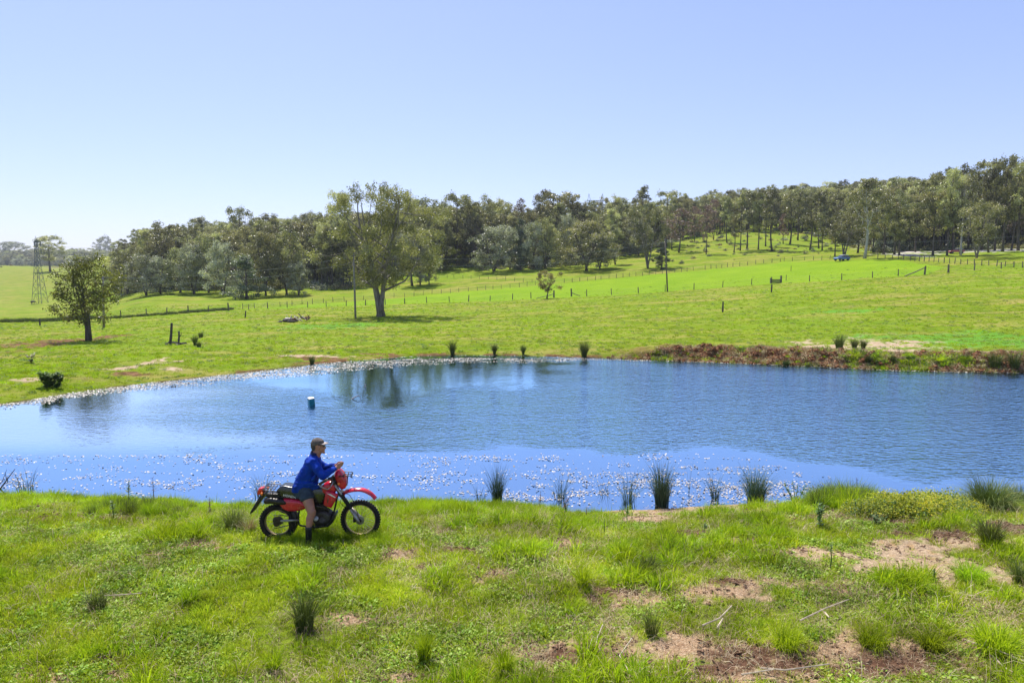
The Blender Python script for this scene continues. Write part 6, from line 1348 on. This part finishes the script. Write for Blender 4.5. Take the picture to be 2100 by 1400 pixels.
# tank, shrouds, seat, side panels
prism([(838, 668), (862, 618), (905, 590), (965, 580), (1008, 612), (1016, 676), (990, 730), (900, 735), (850, 720)], -.125, .125, 'fuel_tank', M_RED, w=.035, taper=.8)
m = MB(); m.tube([B(925, 598, 0), B(922, 578, 0)], .032, 16); m.build('filler_cap', M_BLKM, bike, True)
sh = prism([(908, 676), (985, 700), (1036, 724), (1010, 790), (962, 874), (915, 858), (874, 836), (888, 760)], -.165, -.10, 'radiator_shroud', M_RED, w=.018)
prism([(908, 676), (985, 700), (1036, 724), (1010, 790), (962, 874), (915, 858), (874, 836), (888, 760)], .10, .165, 'radiator_shroud', M_RED, w=.018)
prism([(918, 708), (960, 716), (1012, 748), (1008, 756), (962, 734)], -.169, -.164, 'stripe_decal', M_WHT, sh, w=.0005); prism([(928, 762), (938, 764), (926, 812), (918, 806)], -.169, -.164, 'vent_slot', M_BLKM, sh, w=.0005)
seat = prism([(350, 695), (366, 664), (398, 634), (450, 626), (545, 646), (640, 664), (720, 668), (800, 655), (850, 650), (900, 672), (908, 700), (884, 760), (866, 818), (800, 830), (765, 800), (700, 788), (640, 782), (600, 772), (500, 756), (388, 744)], -.118, .118, 'seat', M_BLK, w=.03)  # black front lobe also fills in the shadow below seat and tank
def lettering(txt, pos, size, rot, name, mat, parent, stretch=1.0):
    cu = bpy.data.curves.new(name, 'FONT'); cu.body = txt; cu.size = size; cu.extrude = .0015; cu.offset = size * .012; cu.align_x = 'CENTER'; cu.align_y = 'CENTER'; cu.space_character = 1.08
    to = bpy.data.objects.new('tmp', cu); link(to); bpy.context.view_layer.update(); me = bpy.data.meshes.new_from_object(to.evaluated_get(bpy.context.evaluated_depsgraph_get())); bpy.data.objects.remove(to)
    me.materials.clear(); me.materials.append(mat); o = obj(name, me, parent); o.location = pos; o.rotation_euler = (math.pi / 2, rot, 0); o.scale = (stretch, 1, 1); return o
lt = lettering('HONDA', B(505, 739, -.1215), .055, .175, 'lettering', M_WHT, seat, 1.0); lt['label'] = 'white HONDA lettering'
prism([(376, 838), (398, 795), (424, 768), (520, 774), (645, 790), (700, 830), (702, 872), (640, 903), (560, 914), (480, 914), (420, 888)], -.145, .145, 'side_panel', M_RED, w=.03, taper=.88)
prism([(232, 742), (250, 712), (400, 716), (640, 750), (780, 800), (780, 838), (640, 800), (420, 776), (300, 770)], -.085, .085, 'subframe_cover', M_BLKM, w=.01)
# tail
prism([(62, 942), (72, 905), (118, 828), (168, 744), (200, 700), (236, 712), (216, 750), (158, 832), (98, 918)], -.075, .075, 'rear_mudguard', M_BLKM, w=.012)
prism([(144, 726), (148, 690), (158, 656), (208, 646), (216, 690), (200, 722)], -.062, .062, 'tail_light', M_TAIL, w=.014)
rr_ = MB(); rk = lambda pts, r=.0075: wire(pts, r, '', None, n=6, mb=rr_)
rk([(205, 682, -.135), (218, 668, -.135), (340, 682, -.135), (402, 700, -.12)]); rk([(262, 604, .135), (275, 601, .135), (400, 606, .135), (474, 628, .12)]); rk([(205, 682, -.135), (262, 604, .135)])
for t_ in (.06, .32, .58, .86): a = B(218 + 122 * t_, 668 + 14 * t_, -.135); b = B(275 + 125 * t_, 601 + 5 * t_, .135); rr_.tube([a, b], .006, 6)
for t_ in (.33, .66): a = B(212, 675, -.135).lerp(B(268, 602, .135), t_); b = B(340, 682, -.135).lerp(B(400, 606, .135), t_); rr_.tube([a, b], .006, 6)
rk([(208, 712, -.13), (320, 716, -.13), (402, 722, -.12)]); rk([(222, 670, -.135), (216, 712, -.13)]); rk([(320, 684, -.135), (318, 716, -.13)]); rk([(310, 716, -.13), (330, 765, -.09)]); rk([(400, 606, .13), (402, 700, .1)])
rr_.build('rear_rack', M_BLKM, bike, True)
# exhaust
m = MB(); m.tube([B(228, 792, -.125), B(236, 792, -.125), B(300, 786, -.125), B(420, 800, -.125), B(470, 812, -.12)], [.034, .05, .052, .05, .03], 16); m.build('muffler', M_BLKM, bike, True)
m = MB(); m.tube([B(222, 792, -.125), B(232, 792, -.125)], .018, 10); m.build('tail_pipe', M_ENG, bike, True)
wire([(460, 812, -.12), (640, 850, -.12), (800, 846, -.11), (890, 862, -.06), (935, 890, -.05), (930, 930, -.04)], .02, 'exhaust_pipe', M_ENG)
# frame, swing arm, chain, stand
for s_ in (-.05, .05): wire([(1045, 690, s_ * .4), (1010, 850, s_), (975, 1000, s_), (930, 1062, s_ * 1.8), (800, 1082, s_ * 2), (610, 1060, s_ * 2), (600, 960, s_ * 2), (620, 840, s_ * 2)], .015, 'frame_tube', M_BLKM)
prism([(992, 930), (1004, 960), (975, 1040), (930, 1078), (800, 1094), (770, 1080), (900, 1064), (950, 1020)], -.12, .12, 'sump_guard', M_BLKM, w=.006)
for s_ in (-.098, .098): wire([(322, 1016, s_), (440, 1008, s_), (612, 1000, s_)], .021, 'swing_arm', M_ALLOY if s_ < 0 else M_ENG)
prism([(318, 992), (330, 970), (400, 960), (430, 985), (400, 1000), (418, 1035), (345, 1045), (316, 1020)], -.118, -.100, 'chain_adjuster_plate', M_ENG, w=.006)
prism([(338, 884), (372, 876), (430, 900), (520, 940), (600, 955), (600, 972), (515, 958), (420, 920), (372, 896), (340, 894)], .06, .1, 'chain_guard', M_ENG, w=.004)
wire([(330, 950, .063), (420, 948, .063), (620, 968, .063)], .008, 'chain', M_ENG); wire([(345, 1092, .063), (440, 1070, .063), (620, 1030, .063)], .008, 'chain', M_ENG)
a, b = B(520, 880), B(575, 985); m = MB(); n = 19; m.tube([a.lerp(b, i / (n - 1)) for i in range(n)], [.034 if i % 2 else .024 for i in range(n)], 12); m.build('rear_shock', M_ENG, bike, True)
prism([(498, 920), (560, 915), (590, 960), (585, 1060), (560, 1110), (500, 1110), (488, 1030)], -.04, .06, 'mud_flap', M_BLKM, w=.01)
# engine
prism([(742, 1010), (772, 944), (830, 902), (900, 908), (958, 944), (966, 1004), (934, 1060), (860, 1078), (780, 1072)], -.125, .125, 'crankcase', M_ENG, w=.025, taper=.85)
for (x, y, r, d, mt) in ((796, 985, .043, -.150, M_ALLOY), (868, 998, .062, -.140, M_ENG)): m = MB(); m.tube([B(x, y, d + .03), B(x, y, d + .004), B(x, y, d)], [r, r, r * .8], 24); m.build('engine_cover', mt, bike, True)
fin = MB()
for i in range(9): c = B(858, 900).lerp(B(880, 812), i / 8); fin.box(c, (.075 if i < 7 else .06, .085, .0038), Matrix.Rotation(-.2, 3, 'Y'))
fin.build('cylinder_fins', M_ENG, bike); m = MB(); m.tube([B(858, 910), B(884, 796)], .058, 14); m.build('cylinder', M_ENG, bike, True)
prism([(778, 830), (812, 815), (830, 850), (826, 900), (786, 905)], -.05, .05, 'carburettor', M_ENG, w=.01)
wire([(690, 1040, -.14), (740, 1052, -.2), (742, 1052, -.24)], .010, 'footpeg', M_ENG); wire([(770, 1050, -.13), (830, 1072, -.16), (880, 1060, -.17)], .008, 'brake_pedal', M_ENG); wire([(600, 1040, .12), (560, 1110, .2), (540, 1215, .26)], .012, 'side_stand', M_BLKM)

# ---------------------------------------------------------------- the rider
M_SKIN = plain('sunned_skin', (.44, .205, .135), .5, 0, .4, var=.16, scale=9, dirt=(.36, .15, .11), bump=.05)
M_BLUE = plain('blue_fleece', (.007, .042, .33), .85, 0, .15, var=.22, scale=7, bump=.35)
M_SHORT = plain('slate_shorts', (.045, .065, .095), .85, 0, .2, var=.25, scale=12, bump=.3)
M_BOOT = plain('black_work_boots', (.012, .011, .012), .5, 0, .4, var=.3, scale=15, bump=.2); M_SOCK = plain('dark_sock', (.05, .05, .055), .9, var=.2, scale=40, bump=.5)
M_CAP = plain('grey_brown_cap', (.13, .105, .090), .8, 0, .2, var=.25, scale=22, bump=.2); M_BRIM = plain('pale_cap_brim', (.40, .34, .30), .75, var=.15, scale=20)
M_HAIR = plain('dark_grey_hair', (.10, .075, .06), .7, var=.5, scale=60, bump=.8); M_SHADE = plain('sunglass_lens', (.01, .01, .012), .12, 0, .8, var=.02)
rider = empty('person', ORG + Vector((0, 0, 0))); tag(rider, 'man in a blue fleece, shorts and cap sitting astride the red motorcycle with clasped hands', 'person')
def loft(mb, rings, n=20):
    vs = []; fs = []
    for (x, y, rx, ry, dy) in rings:
        c = B(x, y, dy)
        for k in range(n):
            a = 2 * math.pi * k / n; ca, sa = math.cos(a), math.sin(a); e = .85
            vs.append(c + Vector((rx * .001475 * math.copysign(abs(ca) ** e, ca), ry * math.copysign(abs(sa) ** e, sa), 0)))
    for i in range(len(rings) - 1):
        for k in range(n): fs.append((i * n + k, i * n + (k + 1) % n, (i + 1) * n + (k + 1) % n, (i + 1) * n + k))
    fs.append(tuple(range(n))); fs.append(tuple((len(rings) - 1) * n + k for k in range(n - 1, -1, -1))); mb.add(vs, fs)
def fixn(o):
    import bmesh
    bm = bmesh.new(); bm.from_mesh(o.data); bmesh.ops.recalc_face_normals(bm, faces=bm.faces); bm.to_mesh(o.data); bm.free(); return o
J = dict(neck=B(792, 300), chest=B(745, 420), pelvis=B(672, 660), shR=B(765, 372, -.175), shL=B(790, 362, .175), elR=B(872, 512, -.265), elL=B(905, 432, .25), wrR=B(1012, 428, -.075), wrL=B(1022, 398, .075),
         hipR=B(680, 690, -.11), hipL=B(690, 680, .11), knR=B(748, 918, -.245), knL=B(775, 890, .245), anR=B(714, 1110, -.30), anL=B(745, 1070, .30))
b = MB()
# head: skull, face, jaw, nose, ear, neck
b.ell(B(818, 176), (.100, .078, .112), nu=20, nv=14); b.ell(B(856, 205), (.060, .062, .078), nu=16, nv=12); b.ell(B(864, 238), (.044, .046, .040), nu=14, nv=10); b.cap(B(884, 182), .017, B(901, 206), .015); b.ell(B(886, 232), (.016, .028, .010)); b.ell(B(886, 256), (.020, .026, .018)); b.ell(B(884, 168), (.018, .055, .014))
for s_ in (-1, 1): b.ell(B(833, 196, s_ * .082), (.020, .012, .034), Matrix.Rotation(.2, 3, 'Y')); b.ell(B(872, 208, s_ * .034), (.026, .026, .026))
b.cap(B(822, 240), .062, B(790, 318), .066); b.ell(B(800, 250), (.062, .06, .06))
# trunk
loft(b, [(672, 700, 105, .150, 0), (680, 640, 105, .150, 0), (700, 560, 100, .145, 0), (735, 460, 98, .165, 0), (760, 380, 82, .175, 0), (775, 320, 55, .12, 0)])
for s in ('R', 'L'):
    sg = -1 if s == 'R' else 1
    b.cap(J['sh' + s], .062, J['el' + s], .045); b.cap(J['el' + s], .045, J['wr' + s], .030)
    b.cap(J['hip' + s], .108, J['kn' + s], .066); b.cap(J['kn' + s] + Vector((.012, 0, .02)), .058, J['kn' + s] + Vector((.012, 0, -.03)), .056)
    mid = J['kn' + s].lerp(J['an' + s], .36) + Vector((-.012, 0, 0)); b.cap(J['kn' + s], .060, mid, .061); b.cap(mid, .061, J['an' + s], .040)
    ft = Vector((J['an' + s].x - .01, J['an' + s].y, .055)); b.cap(J['an' + s], .038, ft, .034); b.cap(ft, .034, ft + Vector((.14, sg * .02, -.01)), .026)
# clasped hands: palms, four bent fingers each, thumbs
HC = B(1068, 392, 0)
def hand(s, wr, up_shift, palm_dir):
    sg = -1 if s == 'R' else 1; pc = wr + palm_dir * .055; b.cap(wr, .029, wr + palm_dir * .03, .030)
    b.ell(pc + Vector((0, 0, 0)), (.046, .020, .042), Matrix.Rotation(-.35 * 0, 3, 'Y'), nu=14, nv=10)
    for k in range(4):
        off = Vector((.012 - .004 * k, 0, .030 - .020 * k + up_shift)); L1 = (.044, .050, .046, .036)[k]; base_ = pc + palm_dir * .034 + off
        k1 = base_ + (palm_dir * .75 + Vector((0, -sg * .35, .1))).normalized() * L1 * .8; k2 = k1 + Vector((.25, -sg * 1.0, -.1)).normalized() * L1 * .75; k3 = k2 + Vector((-.75, -sg * .6, -.15)).normalized() * L1 * .55
        b.cap(pc + off * .6, .0105, base_, .0100, 8); b.cap(base_, .0100, k1, .0095, 8); b.cap(k1, .0095, k2, .0088, 8); b.cap(k2, .0088, k3, .0078, 8)
    t0 = wr + palm_dir * .03 + Vector((0, 0, .022)); t1 = t0 + Vector((.018, -sg * .012, .030)); t2 = t1 + Vector((.026, -sg * .022, .010)); b.cap(t0, .014, t1, .0125, 8); b.cap(t1, .0125, t2, .0098, 8)
hand('R', J['wrR'], 0.0, (B(1066, 396, -.022) - J['wrR']).normalized()); hand('L', J['wrL'], .010, (B(1070, 380, .022) - J['wrL']).normalized())
body = fixn(b.build('body', M_SKIN, rider, True)); remesh(body, .0068, 2)
# fleece
j = MB(); loft(j, [(668, 672, 134, .178, 0), (668, 655, 140, .186, 0), (680, 600, 136, .190, 0), (704, 520, 124, .190, 0), (738, 440, 112, .200, 0), (762, 372, 92, .205, 0), (776, 325, 70, .165, 0), (782, 292, 52, .098, 0), (784, 262, 47, .074, 0)])
j.cap(J['shR'], .084, J['elR'], .070); j.cap(J['elR'], .070, J['wrR'].lerp(J['elR'], .12), .047); j.cap(J['shL'], .084, J['elL'], .070); j.cap(J['elL'], .070, J['wrL'].lerp(J['elL'], .12), .047)
j.cap(J['chest'] + Vector((.03, -.1, .1)), .11, J['shR'], .088); j.cap(J['chest'] + Vector((.03, .1, .1)), .11, J['shL'], .088)
j.cap(B(600, 610, -.06), .085, B(790, 625, -.06), .075); j.cap(B(575, 628, 0), .06, B(790, 640, .05), .08)
for i in range(7):                                              # cloth folds at the elbows and waist
    f = .25 + .1 * i; c = J['elR'].lerp(J['wrR'], f - .1); j.ell(c, (.030, .060 - .003 * i, .056 - .003 * i), Matrix.Rotation(.5 + .2 * (i % 2), 3, 'Y'))
    c = J['elL'].lerp(J['wrL'], f - .1); j.ell(c, (.030, .060 - .003 * i, .056 - .003 * i), Matrix.Rotation(.3 + .2 * (i % 2), 3, 'Y'))
for (x0, y0, x1, y1, d) in ((560, 640, 690, 600, -.17), (590, 590, 760, 600, -.18), (640, 650, 800, 610, -.165), (820, 470, 760, 560, -.2), (700, 400, 670, 540, -.17)): j.cap(B(x0, y0, d), .020, B(x1, y1, d), .028)
fl_ = fixn(j.build('fleece', M_BLUE, rider, True)); remesh(fl_, .010, 3)
tx = bpy.data.textures.new('cloth_folds', 'CLOUDS'); tx.noise_scale = .10; tx.noise_depth = 2
dm = fl_.modifiers.new('folds', 'DISPLACE'); dm.texture = tx; dm.strength = .040; dm.mid_level = .5; dm.texture_coords = 'LOCAL'
c_ = MB(); c_.tube([B(786, 286), B(786, 262), B(789, 248)], [.080, .077, .074], 20, cap=False); o = c_.build('collar', plain('navy_collar', (.008, .02, .09), .85, var=.2), rider, True); o.modifiers.new('thickness', 'SOLIDIFY').thickness = .008
# shorts
s__ = MB(); loft(s__, [(668, 735, 92, .165, 0), (665, 690, 118, .180, 0), (672, 640, 118, .172, 0)])
for s in ('R', 'L'): sg = -1 if s == 'R' else 1; s__.cap(J['hip' + s] + Vector((0, 0, .01)), .122, J['hip' + s].lerp(J['kn' + s], .20), .118); s__.tube([J['hip' + s], J['hip' + s].lerp(J['kn' + s], .22), J['hip' + s].lerp(J['kn' + s], .36)], [.112, .118, .116], 18)
so = fixn(s__.build('shorts', M_SHORT, rider, True)); remesh(so, .011, 2); dm = so.modifiers.new('folds', 'DISPLACE'); dm.texture = tx; dm.strength = .02; dm.texture_coords = 'LOCAL'
for s in ('R', 'L'):
    sg = -1 if s == 'R' else 1; a = J['an' + s]; gz = -(a.z) + .0; m = MB(); fz = Vector((a.x - .012, a.y, .045)); m.cap(a + Vector((0, 0, .01)), .050, Vector((a.x, a.y, .10)), .052); m.cap(Vector((a.x - .03, a.y, .05)), .046, Vector((a.x + .06, a.y + sg * .01, .06)), .050); m.cap(Vector((a.x + .06, a.y + sg * .01, .055)), .050, Vector((a.x + .17, a.y + sg * .03, .042)), .040)
    o = fixn(m.build('boot', M_BOOT, rider, True)); remesh(o, .009, 1); m = MB(); m.tube([a + Vector((0, 0, .02)), a + Vector((0, 0, .055))], [.053, .049], 16); m.build('sock', M_SOCK, rider, True)
# cap, hair, sunglasses
m = MB(); vs = []; fs = []; nu, nv = 24, 9; c0 = B(816, 152)
for jn in range(nv):
    th = math.pi * .56 * jn / (nv - 1)
    for i in range(nu):
        a = 2 * math.pi * i / nu; vs.append(c0 + Vector((.110 * math.sin(th) * math.cos(a) - .006, .089 * math.sin(th) * math.sin(a), .088 * math.cos(th) + (.012 * math.cos(a) if th > 1 else 0) - .018 * (th > 1.5) * (math.cos(a) < -.2))))
for jn in range(nv - 1):
    for i in range(nu): fs.append((jn * nu + i, (jn + 1) * nu + i, (jn + 1) * nu + (i + 1) % nu, jn * nu + (i + 1) % nu))
m.add(vs, fs); cp_ = m.build('cap', M_CAP, rider, True); cp_.modifiers.new('thickness', 'SOLIDIFY').thickness = .006
m = MB(); vs = []; fs = []; n = 13
for i in range(n):
    a = -1.25 + 2.5 * i / (n - 1); e = c0 + Vector((.096 * math.cos(a), .082 * math.sin(a), -.002)); f = c0 + Vector((.100 + .078 * math.cos(a * .95), .080 * math.sin(a), .004 - .022 * abs(math.sin(a)) ** 2)); vs += [e + Vector((0, 0, .004)), e.lerp(f, .5) + Vector((0, 0, .008)), f]
for i in range(n - 1):
    for k in range(2): fs.append((i * 3 + k, i * 3 + k + 1, i * 3 + k + 4, i * 3 + k + 3))
m.add(vs, fs); o = m.build('brim', M_BRIM, cp_, True); o.modifiers.new('thickness', 'SOLIDIFY').thickness = .005
m = MB(); m.ell(c0 + Vector((-.005, 0, .088)), (.009, .009, .005)); m.build('button', M_CAP, cp_, True)
m = MB(); m.ell(B(788, 188), (.074, .081, .055), nu=18, nv=12); m.ell(B(778, 214), (.046, .060, .042), nu=16, nv=10)
for s_ in (-1, 1): m.cap(B(828, 172, s_ * .072), .014, B(834, 190, s_ * .074), .008)
h = fixn(m.build('hair', M_HAIR, rider, True)); remesh(h, .007, 1)
m = MB()
for s_ in (-1, 1): m.ell(B(889, 181, s_ * .034), (.009, .029, .020), Matrix.Rotation(s_ * .3, 3, 'Z')); m.tube([B(888, 176, s_ * .062), B(866, 176, s_ * .076), B(832, 180, s_ * .086)], .0045, 6)
m.tube([B(893, 177, -.01), B(893, 177, .01)], .004, 6); m.build('sunglasses', M_SHADE, rider, True)

# ---------------------------------------------------------------- thin summer air over the whole valley
mb = MB(); mb.box((0, 900, 48), (3000, 960, 64)); t = NT('summer_air')
pv = t.n('ShaderNodeVolumePrincipled'); pv.inputs['Color'].default_value = (.80, .88, 1.0, 1); pv.inputs['Density'].default_value = .00012; pv.inputs['Anisotropy'].default_value = .2
t.l(pv.outputs[0], t.out.inputs['Volume'])
hz = mb.build('haze', t.m); tag(hz, 'thin bluish summer haze lying over the valley', 'haze', kind='stuff')
